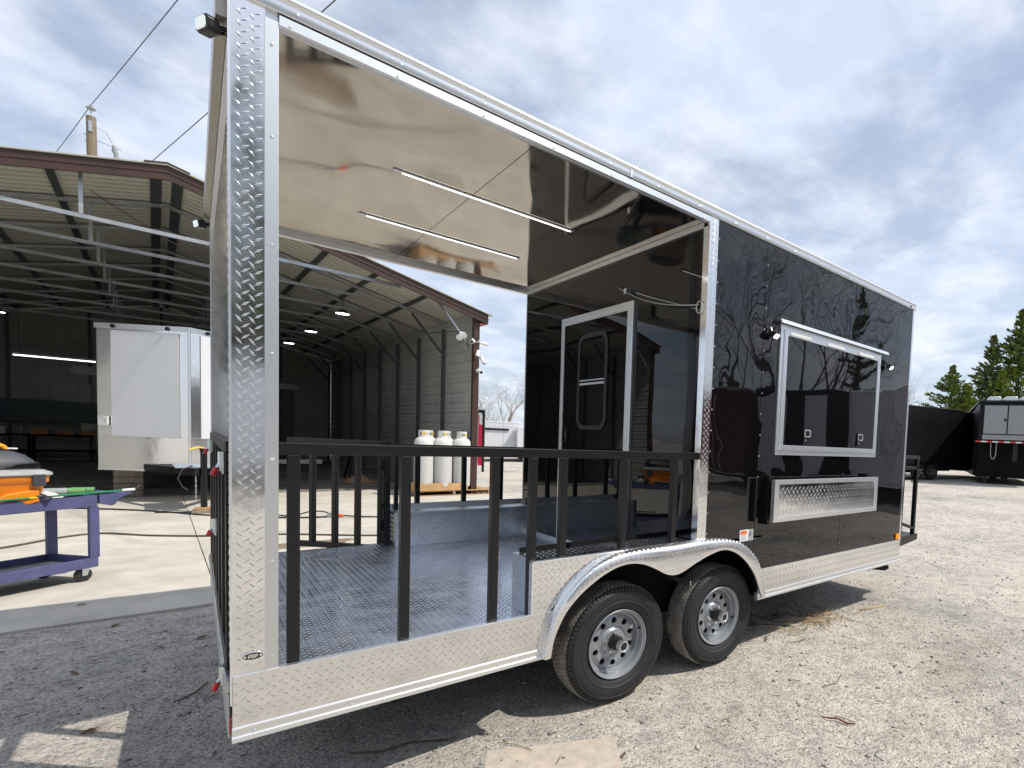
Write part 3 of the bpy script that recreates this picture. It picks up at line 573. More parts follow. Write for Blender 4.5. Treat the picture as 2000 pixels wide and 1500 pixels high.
rows = np.array(rows); fm = MB(); fm.add(rows.reshape(-1, 3).tolist(), [(i * NF + k, i * NF + k + 1, (i + 1) * NF + k + 1, (i + 1) * NF + k) for i in range(len(rows) - 1) for k in range(NF - 1)])
fen = fm.build('fender', 'fender_plate', T, smooth=50)
lp = []; lu = []; ln_ = []
sA = np.r_[0, np.cumsum(np.hypot(*np.diff(A_, axis=0).T))]
for j, sv in enumerate(np.arange(0.02, sA[-1] - 0.01, 0.0178)):
    f = np.interp(sv, sA, np.arange(NF)); k = int(min(f, NF - 2)); w_ = f - k
    sec = rows[:, k] * (1 - w_) + rows[:, k + 1] * w_; tan = rows[2, k + 1] - rows[2, k]; tan /= np.linalg.norm(tan)
    dl = np.r_[0, np.cumsum(np.linalg.norm(np.diff(sec[:6], axis=0), axis=1))]
    for i, cv in enumerate(np.arange(0.012 + 0.008 * (j % 2), dl[-1] - 0.008, 0.0377)):
        pos = np.array([np.interp(cv, dl, sec[:6, c]) for c in range(3)]); p2 = np.array([np.interp(min(cv + 0.004, dl[-1]), dl, sec[:6, c]) for c in range(3)])
        cd = p2 - pos; cd /= np.linalg.norm(cd) + 1e-9; nn = np.cross(cd, tan)
        sg = 1 if j % 2 else -1; u = tan * 0.7 * sg + cd * 0.714; lp.append(pos); lu.append(u / np.linalg.norm(u)); ln_.append(nn / np.linalg.norm(nn))
lp, lu, ln_ = map(np.array, (lp, lu, ln_))
link('tread_lug', lug_mesh('tread_lug', lp, lu, np.cross(ln_, lu), ln_), 'fender_plate', fen, kind="stuff")
# --- wheels
def wheel(name):
    w = bpy.data.objects.new(name, None); COL.objects.link(w); w.parent = T
    ty = MB(); pr = [(0.200, 0.036), (0.215, 0.020), (0.235, 0.012), (0.25, 0.0075), (0.2515, 0.0055), (0.256, 0.0055), (0.2575, 0.007), (0.275, 0.0025), (0.290, 0.0015), (0.305, 0.004), (0.3065, 0.0025), (0.312, 0.0035), (0.3135, 0.0065), (0.326, 0.014), (0.336, 0.024), (0.341, 0.034), (0.3425, 0.06), (0.343, 0.1025), (0.3425, 0.145), (0.341, 0.171), (0.330, 0.188), (0.305, 0.201), (0.275, 0.205), (0.24, 0.196), (0.200, 0.170)]
    ty.lathe(pr, 96); tyre = ty.build('tyre', 'rubber', w, smooth=50)
    tb = MB(); nb = 84
    rows_ = [(0.030, 0.058, 0.35), (0.063, 0.087, 0.2), (0.092, 0.113, 0.0), (0.118, 0.142, -0.2), (0.147, 0.175, -0.35)]
    for ri, (y0, y1, sk) in enumerate(rows_):
        for k in range(nb):
            if ri == 2 and k % 1: continue
            t0 = (k + 0.12 + (ri % 2) * 0.5) * 2 * math.pi / nb; t1 = t0 + 0.84 * 2 * math.pi / nb; s_ = sk * 2 * math.pi / nb
            vs = []
            for rr in (0.338, 0.3505):
                for t, y, dd in ((t0, y0, s_), (t1, y0, s_), (t1, y1, -s_), (t0, y1, -s_)):
                    re = rr - (0.0045 if (y < 0.04 or y > 0.165) and rr > 0.34 else 0); vs.append((re * math.cos(t + dd), y, re * math.sin(t + dd)))
            tb.add(vs, [(4, 5, 6, 7), (0, 1, 5, 4), (1, 2, 6, 5), (2, 3, 7, 6), (3, 0, 4, 7)])
    tb.build('tread', 'tread', tyre); tb = MB()
    for k in range(nb):   # shoulder ribs running down on to the sidewall
        t0 = (k + 0.15) * 2 * math.pi / nb; t1 = t0 + 0.6 * 2 * math.pi / nb; vs = []
        for t in (t0, t1):
            for rr, y in ((0.3455, 0.031), (0.337, 0.0175), (0.322, 0.0085), (0.320, 0.013), (0.338, 0.03)): vs.append((rr * math.cos(t), y, rr * math.sin(t)))
        tb.add(vs, [(0, 1, 6, 5), (1, 2, 7, 6), (2, 3, 8, 7), (0, 4, 3, 2, 1), (5, 6, 7, 8, 9)])
    tb.build('shoulder_rib', 'rubber', tyre)
    pd_ = MB()   # plain raised pads moulded on the sidewall
    for k in range(4):
        for q in range(10):
            t0, t1 = 0.5 + k * 1.57 + q * 0.05, 0.5 + k * 1.57 + q * 0.05 + (0.05 if k % 2 else 0.034)
            vs = [(rr * math.cos(t), y, rr * math.sin(t)) for y in (0.006, 0.0) for rr, t in ((0.279, t0), (0.279, t1), (0.297, t1), (0.297, t0))]
            pd_.add(vs, [(4, 5, 6, 7), (0, 1, 5, 4), (1, 2, 6, 5), (2, 3, 7, 6), (3, 0, 4, 7)])
    pd_.build('sidewall_pad', 'rubber', tyre)
    rm = MB(); rm.lathe([(0.196, 0.060), (0.198, 0.036), (0.2035, 0.024), (0.2045, 0.018), (0.2015, 0.014), (0.197, 0.016), (0.194, 0.024), (0.186, 0.028), (0.182, 0.040), (0.178, 0.060), (0.170, 0.064), (0.166, 0.082), (0.163, 0.088)], 72)
    rm.build('rim', 'rim', w, smooth=35)
    # disc with ten round hand holes
    ds = MB(); nh = 10; rc, rh = 0.128, 0.0185; ro, ri_ = 0.166, 0.092; yo = 0.080; npt = 24
    def dy_(r): return yo + 0.006 * math.cos((r - ri_) / (ro - ri_) * math.pi * 2) - 0.004
    for k in range(nh):
        tc_ = 2 * math.pi * (k + 0.5) / nh; ha = math.pi / nh
        edge = []
        seg_ = npt // 4
        for q in range(seg_): edge.append((ri_ + (ro - ri_) * q / seg_, tc_ - ha))
        for q in range(seg_): edge.append((ro, tc_ - ha + 2 * ha * q / seg_))
        for q in range(seg_): edge.append((ro - (ro - ri_) * q / seg_, tc_ + ha))
        for q in range(seg_): edge.append((ri_, tc_ + ha - 2 * ha * q / seg_))
        ep = [Vector((r * math.cos(t), dy_(r), r * math.sin(t))) for r, t in edge]
        c = Vector((rc * math.cos(tc_), 0, rc * math.sin(tc_))); hp = []
        for e in ep:
            d = Vector((e.x - c.x, 0, e.z - c.z)).normalized(); q = c + d * rh; rr = math.hypot(q.x, q.z); hp.append(Vector((q.x, dy_(rr), q.z)))
        mid = [(e * 0.45 + h_ * 0.55) for e, h_ in zip(ep, hp)]; mid = [Vector((m_.x, dy_(math.hypot(m_.x, m_.z)), m_.z)) for m_ in mid]
        bk = [Vector((h_.x, h_.y + 0.012, h_.z)) for h_ in hp]; n = len(ep)
        ds.add([*ep, *mid, *hp, *bk], [(r_ * n + i, r_ * n + (i + 1) % n, (r_ + 1) * n + (i + 1) % n, (r_ + 1) * n + i) for r_ in range(3) for i in range(n)])
    ds.lathe([(0.092, 0.082), (0.084, 0.079), (0.078, 0.070), (0.074, 0.066), (0.043, 0.066), (0.041, 0.075)], 60)
    ds.build('wheel_disc', 'rim', w, smooth=40)
    MB().lathe([(0.001, 0.115), (0.165, 0.115), (0.165, 0.14), (0.001, 0.14)], 40).build('brake_drum', 'black_matte', w)
    for k in range(5):
        t = 2 * math.pi * k / 5 + 0.35; x, z = 0.0585 * math.cos(t), 0.0585 * math.sin(t)
        MB().cyl((x, 0.066, z), (x, 0.052, z), 0.0105, 6).cyl((x, 0.052, z), (x, 0.046, z), 0.0085, 8, 0.005).build('lug_nut', 'chrome', w)
    MB().lathe([(0.041, 0.08), (0.040, 0.02), (0.034, 0.012), (0.033, -0.005)], 32).build('hub', mat('black_hub', (0.012, 0.012, 0.011), 0.4), w, smooth=40)
    MB().lathe([(0.033, -0.002), (0.0345, -0.03), (0.033, -0.036), (0.026, -0.038), (0.023, -0.034), (0.0225, -0.030)], 32).build('hub_cap', 'alu_dull', w, smooth=40)
    MB().lathe([(0.0224, -0.0305), (0.010, -0.032), (0.001, -0.036)], 20).build('hub_plug', 'rubber', w, smooth=40)
    MB().box(0.112, 0.142, 0.0725, 0.0735, 0.052, 0.072).build('wheel_sticker', 'label_white', w)
    MB().tube([(0.172, 0.066, 0.045), (0.169, 0.035, 0.058)], 0.005, 8).build('valve', 'rubber', w, smooth=40)
    return w
w1 = wheel('wheel'); w1.location = (1.71, 0.032, 0.345); w1.rotation_euler = (0, 0.0, 0)
w2 = copy_tree(w1, T); w2.location = (2.565, 0.032, 0.345); w2.rotation_euler = (0, 0.6, 0)
for x in (1.71, 2.565):
    w3 = copy_tree(w1, T); w3.location = (x, W - 0.032, 0.345); w3.rotation_euler = (0, 0, math.pi)
# --- serving window
wf = MB().ring(rect(3.0217, 4.5454, 1.4816, 2.442), rect(3.058, 4.510, 1.515, 2.405), 'y', -0.016, -0.0005).build('serving_window', 'alu', T, bevel=0.0015)
MB().ring(rect(3.060, 4.508, 1.517, 2.403), rect(3.098, 4.512 - 0.038, 1.556, 2.366), 'y', -0.026, -0.0008).build('hatch_frame', 'alu', wf, bevel=0.002)
MB().ring(rect(3.070, 4.498, 1.527, 2.393), rect(3.078, 4.490, 1.535, 2.385), 'y', -0.0285, -0.0262).build('hatch_bead', 'alu', wf)
MB().box(3.098, 4.474, -0.019, -0.002, 1.556, 2.366).build('hatch_panel', mat('black_hatch_panel', (0.004, 0.004, 0.005), 0.015, spec=0.6, bump=[(0.9, 0.0035, 1)]), wf)
MB().prism([(-0.001, 2.478), (-0.040, 2.468), (-0.050, 2.440), (-0.046, 2.440), (-0.036, 2.462), (-0.001, 2.470)], 'x', 2.985, 4.63).build('drip_cap', 'alu', wf, smooth=40)
for x in (3.12, 3.62, 4.12): MB().box(x, x + 0.26, -0.031, -0.0265, 2.374, 2.398).build('hinge_leaf', 'white_plastic', wf, bevel=0.001)
for x in (3.40, 4.22):
    l = MB().prism(rrect(x - 0.048, x + 0.048, 1.572, 1.69, 0.01, 3), 'y', -0.030, -0.0192).build('hatch_latch', 'black_paint', wf, bevel=0.002)
    MB().ring(rrect(x - 0.042, x + 0.042, 1.625, 1.684, 0.012, 3), rrect(x - 0.030, x + 0.028, 1.634, 1.674, 0.006, 3), 'y', -0.035, -0.030).build('latch_handle', 'alu_dull', l, bevel=0.001)
    MB().cyl((x - 0.02, -0.034, 1.600), (x - 0.02, -0.030, 1.600), 0.007, 10).build('key_barrel', 'chrome', l)
# --- folded serving shelf on brackets
sh = MB().ring(rect(2.895, 4.405, 1.000, 1.305), rect(2.945, 4.355, 1.035, 1.272), 'y', -0.130, -0.095).build('serving_shelf', 'alu', T, bevel=0.002)
pn = MB().box(2.945, 4.355, -0.126, -0.098, 1.035, 1.272).build('shelf_plate', 'plate', sh)
plate_lugs('tread_lug', 'plate', pn, (2.95, -0.126, 1.037), (1, 0, 0), (0, 0, 1), 1.40, 0.233, pitch=0.055, scale=1.5)
for x in (2.93, 4.35):
    MB().box(x, x + 0.035, -0.045, -0.0005, 0.97, 1.33).build('shelf_bracket', 'black_paint', sh, bevel=0.002)
    MB().box(x + 0.005, x + 0.03, -0.0955, -0.045, 1.24, 1.29).build('shelf_hinge', 'black_paint', sh)
MB().box(2.80, 2.822, -0.03, -0.0005, 1.0, 1.31).build('shelf_bracket', 'black_paint', sh)
# --- work lights
def work_light(c, d, m, s=1.0):
    c = Vector(c); d = Vector(d).normalized(); a = d.cross(Vector((0, 0, 1))).normalized(); b = a.cross(d).normalized()
    Mx = Matrix((a, b, d)).transposed()
    def P(poly, z0, z1, name, mm, par, bv=0.004):
        q = MB(); n = len(poly); vs = [c + Mx @ Vector((u * s, v * s, z * s)) for z in (z0, z1) for u, v in poly]
        q.add(vs, [tuple(range(n - 1, -1, -1)), tuple(range(n, 2 * n))] + [(k, (k + 1) % n, n + (k + 1) % n, n + k) for k in range(n)])
        return q.build(name, mm, par, bevel=bv)
    o8 = [(-0.05, -0.02), (-0.038, -0.034), (0.038, -0.034), (0.05, -0.02), (0.05, 0.02), (0.038, 0.034), (-0.038, 0.034), (-0.05, 0.02)]
    h = P(o8, -0.035, 0.016, 'work_light', 'black_paint', T)
    P([(u * 0.78, v * 0.74) for u, v in o8], 0.0162, 0.021, 'light_lens', m, h, 0.002)
    q = MB()
    for u in (-0.03, 0.03): q.bar(c + Mx @ Vector((u * s, 0, -0.035 * s)), c + Mx @ Vector((u * s * 0.6, 0.015 * s, -0.085 * s)), 0.012 * s, 0.02 * s)
    q.build('light_bracket', 'black_paint', h)
work_light((2.915, -0.05, 2.335), (0.1, -0.72, -0.75), 'lens', 0.74)
work_light((4.67, -0.05, 2.335), (0.1, -0.72, -0.75), 'lens', 0.74)
work_light((-0.058, 0.06, 2.865), (-1, -0.45, -0.12), 'lens_off', 0.72)
work_light((-0.06, W - 0.04, 2.86), (-1, -0.35, -0.2), 'lens_off', 0.8)
# --- labels, marker, badge
lb = MB().box(2.684, 2.832, -0.0016, -0.0005, 0.862, 0.944).build('warning_label', 'label_white', T)
MB().box(2.692, 2.758, -0.0024, -0.0017, 0.912, 0.937).build('label_banner', 'label_orange', lb)
lbm = MB()
for k in range(5): lbm.box(2.694, 2.756 - 0.006 * (k % 2), -0.0023, -0.0017, 0.904 - k * 0.008, 0.907 - k * 0.008)
lbm.build('label_line', 'ink_grey', lb)
MB().tube([(2.80, -0.0022, 0.918), (2.796, -0.0022, 0.905), (2.787, -0.0022, 0.893)], 0.0045, 5).cyl((2.802, -0.0026, 0.922), (2.802, -0.0017, 0.922), 0.0065, 8).build('label_pictogram', 'ink', lb)
MB().box(5.085, 5.165, -0.014, -0.0005, 0.645, 0.705).build('marker_light', 'amber', T, bevel=0.005)
el = [(0.056 + 0.034 * math.cos(t), 0.712 + 0.017 * math.sin(t)) for t in np.linspace(0, 2 * math.pi, 32, endpoint=False)]
el2 = [(0.056 + 0.029 * math.cos(t), 0.712 + 0.0125 * math.sin(t)) for t in np.linspace(0, 2 * math.pi, 32, endpoint=False)]
bd = MB().ring(el, el2, 'y', -0.0075, -0.0005).build('badge', 'chrome', T, smooth=40, bevel=0.001)
MB().prism(el2, 'y', -0.004, -0.0005).build('badge_field', mat('badge_dark', (0.12, 0.12, 0.12), 0.15, 1.0), bd)
bm_ = MB()
for x in (0.0335, 0.0785): bm_.cyl((x, -0.0065, 0.712), (x, -0.004, 0.712), 0.0042, 10)
bm_.build('badge_rivet', 'chrome', bd)
bs = MB()   # the worn raised strokes of the maker's mark
for x0, x1, z0, z1 in ((0.043, 0.0455, 0.705, 0.716), (0.0475, 0.050, 0.707, 0.717), (0.0445, 0.049, 0.7165, 0.7185), (0.052, 0.060, 0.705, 0.7075), (0.052, 0.060, 0.7155, 0.718), (0.052, 0.0545, 0.7075, 0.7155), (0.0575, 0.060, 0.7075, 0.7155), (0.0625, 0.065, 0.705, 0.718), (0.065, 0.070, 0.7155, 0.718), (0.065, 0.069, 0.7105, 0.713)): bs.box(x0, x1, -0.0062, -0.004, z0, z1)
bs.build('badge_stroke', 'chrome', bd)
# --- front deck with its rail, jack foot, hanging tail wire
dk = MB().prism([(5.207, 0.56), (5.62, 0.60), (5.62, 0.66), (5.207, 0.66)], 'y', 0.0, 2.2).build('front_deck', 'black_paint', T)
for y in (0.02, 1.1, 2.16):
    MB().box(5.56, 5.60, y, y + 0.04, 0.661, 1.47).build('deck_post', 'black_paint', dk, bevel=0.003)
MB().box(5.24, 5.28, 0.02, 0.06, 0.661, 1.47).build('deck_post', 'black_paint', dk, bevel=0.003)
MB().box(5.22, 5.61, 0.018, 0.062, 1.471, 1.505).build('deck_rail', 'black_paint', dk, bevel=0.003)
MB().box(5.24, 5.60, 0.02, 0.06, 1.36, 1.39).build('deck_rail', 'black_paint', dk, bevel=0.003)
MB().box(5.56, 5.60, 0.063, 2.2, 1.471, 1.505).build('deck_rail', 'black_paint', dk, bevel=0.003)
MB().bar((5.24, 0.04, 0.80), (5.58, 0.04, 0.72), 0.03).build('deck_brace', 'black_paint', dk)
jf = MB().prism([(4.78, 0.36), (5.12, 0.30), (5.20, 0.31), (5.20, 0.335), (5.10, 0.39), (4.78, 0.42)], 'y', 0.10, 0.17).build('stabiliser_jack', 'black_matte', T)
MB().cyl((5.19, 0.135, 0.32), (5.235, 0.135, 0.315), 0.012, 8).build('jack_nut', 'black_matte', jf)
MB().box(0.61, 0.65, 0.36, 0.40, 0.25, 0.36).build('stabiliser_jack', 'black_matte', T, bevel=0.004)
MB().box(0.59, 0.67, 0.34, 0.42, 0.235, 0.2495).build('jack_foot', 'black_matte', T)
# ================================================================== open-fronted metal shed
S = thing('metal_shed', 'open-fronted metal shed with brown trim and ribbed tan walls', 'building', (5.03, 11.04, 0), 0.035)
RX, RZ, SL, DEP, NB = -5.42, 5.93, 0.2465, 15.6, 8          # ridge, pitch, depth, bays
def rz(x): return RZ - SL * abs(x - RX)
bay = DEP / NB
# columns and posts
MB().box(-0.075, 0.075, -0.06, 0.04, 0.0, 4.42).build('front_column', 'brown_trim', S, bevel=0.004)
MB().box(2 * RX - 0.075, 2 * RX + 0.075, -0.06, 0.04, 0.0, 4.42).build('front_column', 'brown_trim', S, bevel=0.004)
for k in range(NB + 1):
    y = k * bay + (0.08 if k == 0 else 0)
    for sx in (0, 1):
        x = -0.07 if sx == 0 else 2 * RX + 0.07; sg = -1 if sx == 0 else 1
        if k: MB().box(x - 0.032, x + 0.032, y - 0.032, y + 0.032, 0, 4.34).build('post', 'shed_post', S)
        MB().bar((x + sg * 0.03, y, 3.70), (x + sg * 0.80, y, rz(x + sg * 0.80) - 0.17), 0.05).build('knee_brace', 'shed_steel' if k == 0 else 'shed_post', S)
        MB().bar((x, y, rz(x) - 0.11), (RX, y, RZ - 0.11), 0.06, 0.06).build('rafter', 'shed_steel', S)
    hw = 3.75
    MB().bar((RX - hw, y + 0.05, 4.82), (RX + hw, y + 0.05, 4.82), 0.045, 0.065).build('tie_beam', 'shed_steel', S)
    for dx_ in (-1.0, 1.0):
        MB().bar((RX + dx_, y + 0.05, 4.85), (RX + dx_, y + 0.05, rz(RX + dx_) - 0.14), 0.05, 0.06, up=(0, 1, 0)).build('king_strut', 'shed_steel', S)
for dx_ in (0.14, 1.36, 2.40, 3.35, 4.40):
    for sg in (-1, 1):
        x = RX + sg * dx_; MB().bar((x, -0.02, rz(x) - 0.042), (x, DEP, rz(x) - 0.042), 0.10 if dx_ > 0.2 else 0.15, 0.035, up=(-sg * -0.24, 0, 1)).build('hat_channel', 'shed_dark', S)
# roof sheets with ribs from ridge to eave
npan = 17; pw = (DEP + 0.16) / npan
for k in range(npan):
    y0 = -0.10 + k * pw; prof = []
    for r_ in range(4):
        b = y0 + r_ * pw / 4; prof += [(b, 0.0), (b + 0.16 * pw / 4 * 2, 0.0), (b + 0.22 * pw / 4 * 2, 0.018), (b + 0.30 * pw / 4 * 2, 0.018), (b + 0.36 * pw / 4 * 2, 0.0)]
    prof.append((y0 + pw - 0.0015, 0.0))
    for sg in (-1, 1):
        xa, xb = RX + sg * 0.002, RX + sg * 5.66; vs = []; n = len(prof)
        for t in (0.0, 0.004):
            for x in (xa, xb): vs += [(x, y, rz(x) - 0.024 + h - t) for y, h in prof]
        fs = [(i, i + 1, n + i + 1, n + i) for i in range(n - 1)] + [(2 * n + i, 3 * n + i, 3 * n + i + 1, 2 * n + i + 1) for i in range(n - 1)]
        fs += [(i, 2 * n + i, 2 * n + i + 1, i + 1) for i in range(n - 1)] + [(n + i, n + i + 1, 3 * n + i + 1, 3 * n + i) for i in range(n - 1)]
        MB().add(vs, fs).build('roof_panel', 'roof_under', S)
# gable and eave trims
for sg in (-1, 1):
    x1 = RX + sg * 5.66
    MB().add([(RX, -0.16, RZ - 0.02), (x1, -0.16, rz(x1) - 0.02), (x1, -0.16, rz(x1) - 0.25), (RX, -0.16, RZ - 0.25), (RX, -0.12, RZ - 0.02), (x1, -0.12, rz(x1) - 0.02), (x1, -0.12, rz(x1) - 0.25), (RX, -0.12, RZ - 0.25)],
             [(0, 1, 2, 3), (4, 7, 6, 5), (0, 4, 5, 1), (1, 5, 6, 2), (2, 6, 7, 3)]).build('gable_fascia', 'brown_trim', S)
    MB().add([(RX, -0.175, RZ - 0.12), (x1, -0.175, rz(x1) - 0.12), (x1, -0.175, rz(x1) - 0.135), (RX, -0.175, RZ - 0.135), (RX, -0.1605, RZ - 0.11), (x1, -0.1605, rz(x1) - 0.11), (x1, -0.1605, rz(x1) - 0.145), (RX, -0.1605, RZ - 0.145)],
             [(0, 1, 2, 3), (4, 7, 6, 5), (0, 4, 5, 1), (1, 5, 6, 2), (2, 6, 7, 3)]).build('fascia_rib', 'brown_trim', S)
    MB().add([(RX, -0.20, RZ + 0.005), (x1 + sg * 0.09, -0.20, rz(x1) - 0.02), (x1 + sg * 0.09, -0.08, rz(x1) - 0.02), (RX, -0.08, RZ + 0.005), (RX, -0.20, RZ - 0.018), (x1 + sg * 0.09, -0.20, rz(x1) - 0.035), (x1 + sg * 0.09, -0.08, rz(x1) - 0.035), (RX, -0.08, RZ - 0.018)],
             [(0, 1, 2, 3), (4, 7, 6, 5), (0, 4, 5, 1), (1, 5, 6, 2), (2, 6, 7, 3)]).build('drip_edge', 'roof_under', S)
    MB().box(min(x1, x1 - sg * 0.16), max(x1, x1 - sg * 0.16), -0.119, DEP, rz(x1) - 0.25, rz(x1) - 0.235).build('eave_soffit', 'red_trim', S)
    MB().box(min(x1, x1 - sg * 0.02), max(x1, x1 - sg * 0.02), -0.119, DEP, rz(x1) - 0.234, rz(x1) - 0.05).build('eave_fascia', 'brown_trim', S)
MB().add([(RX - 0.28, -0.21, rz(RX - 0.28) + 0.025), (RX, -0.21, RZ + 0.03), (RX + 0.28, -0.21, rz(RX + 0.28) + 0.025), (RX - 0.28, DEP, rz(RX - 0.28) + 0.025), (RX, DEP, RZ + 0.03), (RX + 0.28, DEP, rz(RX + 0.28) + 0.025),
          (RX - 0.28, -0.21, rz(RX - 0.28)), (RX, -0.21, RZ + 0.007), (RX + 0.28, -0.21, rz(RX + 0.28)), (RX - 0.28, DEP, rz(RX - 0.28)), (RX, DEP, RZ + 0.007), (RX + 0.28, DEP, rz(RX + 0.28))],
         [(0, 1, 4, 3), (1, 2, 5, 4), (6, 9, 10, 7), (7, 10, 11, 8), (0, 6, 7, 1), (1, 7, 8, 2), (0, 3, 9, 6), (2, 8, 11, 5)]).build('ridge_cap', 'brown_trim', S)
# siding: horizontal sheets, each with two shallow ribs and a lapped edge
ph = 0.26
def siding(ax, c, a, b, zmax, out):
    k = 0; z = 0.02
    while z < zmax - 0.05:
        h = min(ph, zmax - z); pr = [(0.0, 0.0), (0.0, 0.06), (0.012, 0.075), (0.012, 0.095), (0.0, 0.11), (0.0, 0.185), (0.008, 0.20), (0.008, 0.215), (0.0, 0.23), (0.0, ph - 0.022), (0.02, ph - 0.018), (0.02, ph - 0.004), (0.0, ph)]
        pts = [(c + out * o, z + min(q, h)) for o, q in pr]; vs = []
        for t in (0.0, 0.004 * out):
            for e in (a, b): vs += [((u + t, e, v) if ax == 'x' else (e, u + t, v)) for u, v in pts]
        n = len(pts); fs = [(i, i + 1, n + i + 1, n + i) for i in range(n - 1)] + [(2 * n + i, 3 * n + i, 3 * n + i + 1, 2 * n + i + 1) for i in range(n - 1)] + [(i, 2 * n + i, 2 * n + i + 1, i + 1) for i in range(n - 1)] + [(n + i, n + i + 1, 3 * n + i + 1, 3 * n + i) for i in range(n - 1)]
        MB().add(vs, fs).build('siding_panel', 'siding', S); z += ph
siding('x', 0.0, 0.045, DEP, 4.545, 1); siding('x', 2 * RX, 0.045, DEP, 4.545, -1); siding('y', DEP, 2 * RX, 0.0, 4.42, 1)
MB().prism([(2 * RX - 0.02, 4.40), (0.02, 4.40), (0.02, 4.555), (RX, RZ - 0.035), (2 * RX - 0.02, 4.555)], 'y', DEP, DEP + 0.02).build('gable_wall', 'siding', S)
for k in range(1, 6):
    x = 2 * RX * k / 6; MB().box(x - 0.04, x + 0.04, DEP - 0.075, DEP - 0.02, 0, rz(x) - 0.12).build('post', 'shed_post', S)
dr = MB().box(-2.55, -1.35, DEP - 0.06, DEP - 0.022, 0.02, 3.1).build('back_door', mat('dark_roll_door', (0.16, 0.165, 0.16), 0.5), S)
MB().box(-2.7, -1.2, DEP - 0.16, DEP - 0.061, 3.1, 3.35).build('door_hood', 'shed_steel', dr)

# lamps hanging in the shed
def high_bay(loc, label):
    t = thing('high_bay_lamp', label, 'lamp', loc, group='round lamps under the shed roof')
    MB().lathe([(0.001, 0.10), (0.07, 0.10), (0.09, 0.06), (0.15, 0.03), (0.16, 0.0), (0.148, 0.0)], 24, axis='z').build('housing', 'black_paint', t, smooth=40)
    MB().lathe([(0.001, 0.004), (0.147, 0.004), (0.147, 0.014), (0.001, 0.014)], 24, axis='z').build('light_disc', 'highbay', t)
    MB().tube([(0, 0, 0.1), (0.01, 0, 0.2), (0.0, 0, 0.36)], 0.006, 6).build('hanging_cable', 'wire', t)
high_bay((2.66, 13.55, 4.42), 'round lit lamp nearest the front of the shed, right of the trailer post')
high_bay((2.52, 17.4, 4.42), 'middle one of the three round lit lamps seen through the porch')
high_bay((2.36, 20.9, 4.42), 'farthest of the three round lit lamps seen through the porch')
high_bay((-3.95, 21.4, 4.32), 'round lit lamp at the left edge of the picture under the shed roof')
t = thing('tube_lamp', 'long bright tube lamp on the dark back wall left of the white trailer', 'lamp', (-3.25, 23.9, 3.36))
MB().box(-0.82, 0.86, -0.05, 0.05, 0.03, 0.09).build('lamp_tray', 'white_plastic', t)
MB().cyl((-0.82, -0.02, 0.01), (0.86, -0.02, 0.01), 0.022, 8).build('lamp_tube', 'tube_lamp', t)
for x in (-0.7, 0.75): MB().cyl((x, 0, 0.09), (x, 0, 1.6), 0.006, 6).build('hanging_rod', 'wire', t)
t = thing('hanging_sign', 'pale hexagonal sign board hanging under the tube lamp', 'sign', (-2.62, 23.7, 3.05))
MB().prism([(-0.32, 0), (-0.2, -0.13), (0.2, -0.13), (0.32, 0), (0.2, 0.13), (-0.2, 0.13)], 'y', -0.015, 0.015).build('board', 'paper', t)
for x in (-0.15, 0.15): MB().cyl((x, 0, 0.12), (x, 0, 0.33), 0.005, 6).build('hanger', 'wire', t)

# fittings on the front corner of the shed
def bullet_cam(loc, d, label, r=0.045):
    d = Vector(d).normalized(); t = thing('security_camera', label, 'camera', loc, group='cameras on the shed corner')
    MB().cyl(-d * 0.09, d * 0.09, r, 14).build('camera_body', 'white_plastic', t, smooth=40)
    MB().cyl(d * 0.0905, d * 0.11, r * 1.05, 14, r).build('camera_hood', 'white_plastic', t, smooth=40)
    MB().cyl(d * 0.1105, d * 0.113, r * 0.8, 12).build('camera_lens', 'glass', t)
    MB().tube([(0, 0, 0), (0.01, 0.03, 0.05), (0.02, 0.08, 0.09)], 0.014, 8).build('camera_arm', 'white_plastic', t, smooth=40)
bullet_cam((4.90, 10.88, 3.80), (-0.5, -0.8, -0.2), 'white round-faced camera highest on the brown shed column')
bullet_cam((5.02, 10.86, 3.52), (-0.35, -0.5, -0.75), 'white camera pointing down beside the brown shed column')
bullet_cam((5.06, 10.86, 3.09), (0.1, -0.95, -0.25), 'lowest white camera on the brown shed column')
bullet_cam((5.19, 10.95, 3.80), (0.9, -0.3, -0.15), 'slim white camera sticking out right of the brown column', 0.03)
bullet_cam((5.17, 10.95, 3.40), (0.3, -0.4, -0.85), 'white camera with dark lens right of the brown column')
t = thing('flood_light', 'white twin-head flood light under the shed eave', 'lamp', (4.66, 10.92, 3.90))
for d in ((-0.05, 0.0), (0.05, 0.06)):
    MB().cyl((d[0], 0, d[1]), (d[0] - 0.05, -0.10, d[1] - 0.06), 0.04, 14, 0.075).build('lamp_head', 'white_plastic', t, smooth=40)
MB().box(-0.05, 0.06, 0.0, 0.06, 0.0, 0.10).build('junction_box', 'white_plastic', t, bevel=0.006)
MB().tube([(0.0, 0.03, 0.02), (0.12, 0.03, -0.08), (0.17, 0.03, -0.28)], 0.012, 8).build('conduit', 'black_paint', t, smooth=40)
def cable(name, pts, r, m, label, cat='cable', n=6, group=None):
    P_ = [Vector(p) for p in pts]; out = []
    for i in range(len(P_) - 1):
        p0, p1, p2, p3 = P_[max(i - 1, 0)], P_[i], P_[i + 1], P_[min(i + 2, len(P_) - 1)]
        for q in range(6):
            u = q / 6; out.append(0.5 * ((2 * p1) + (p2 - p0) * u + (2 * p0 - 5 * p1 + 4 * p2 - p3) * u * u + (3 * p1 - p0 - 3 * p2 + p3) * u ** 3))
    out.append(P_[-1]); return tag(MB().tube(out, r, n).build(name, m, smooth=60), label, cat, group)
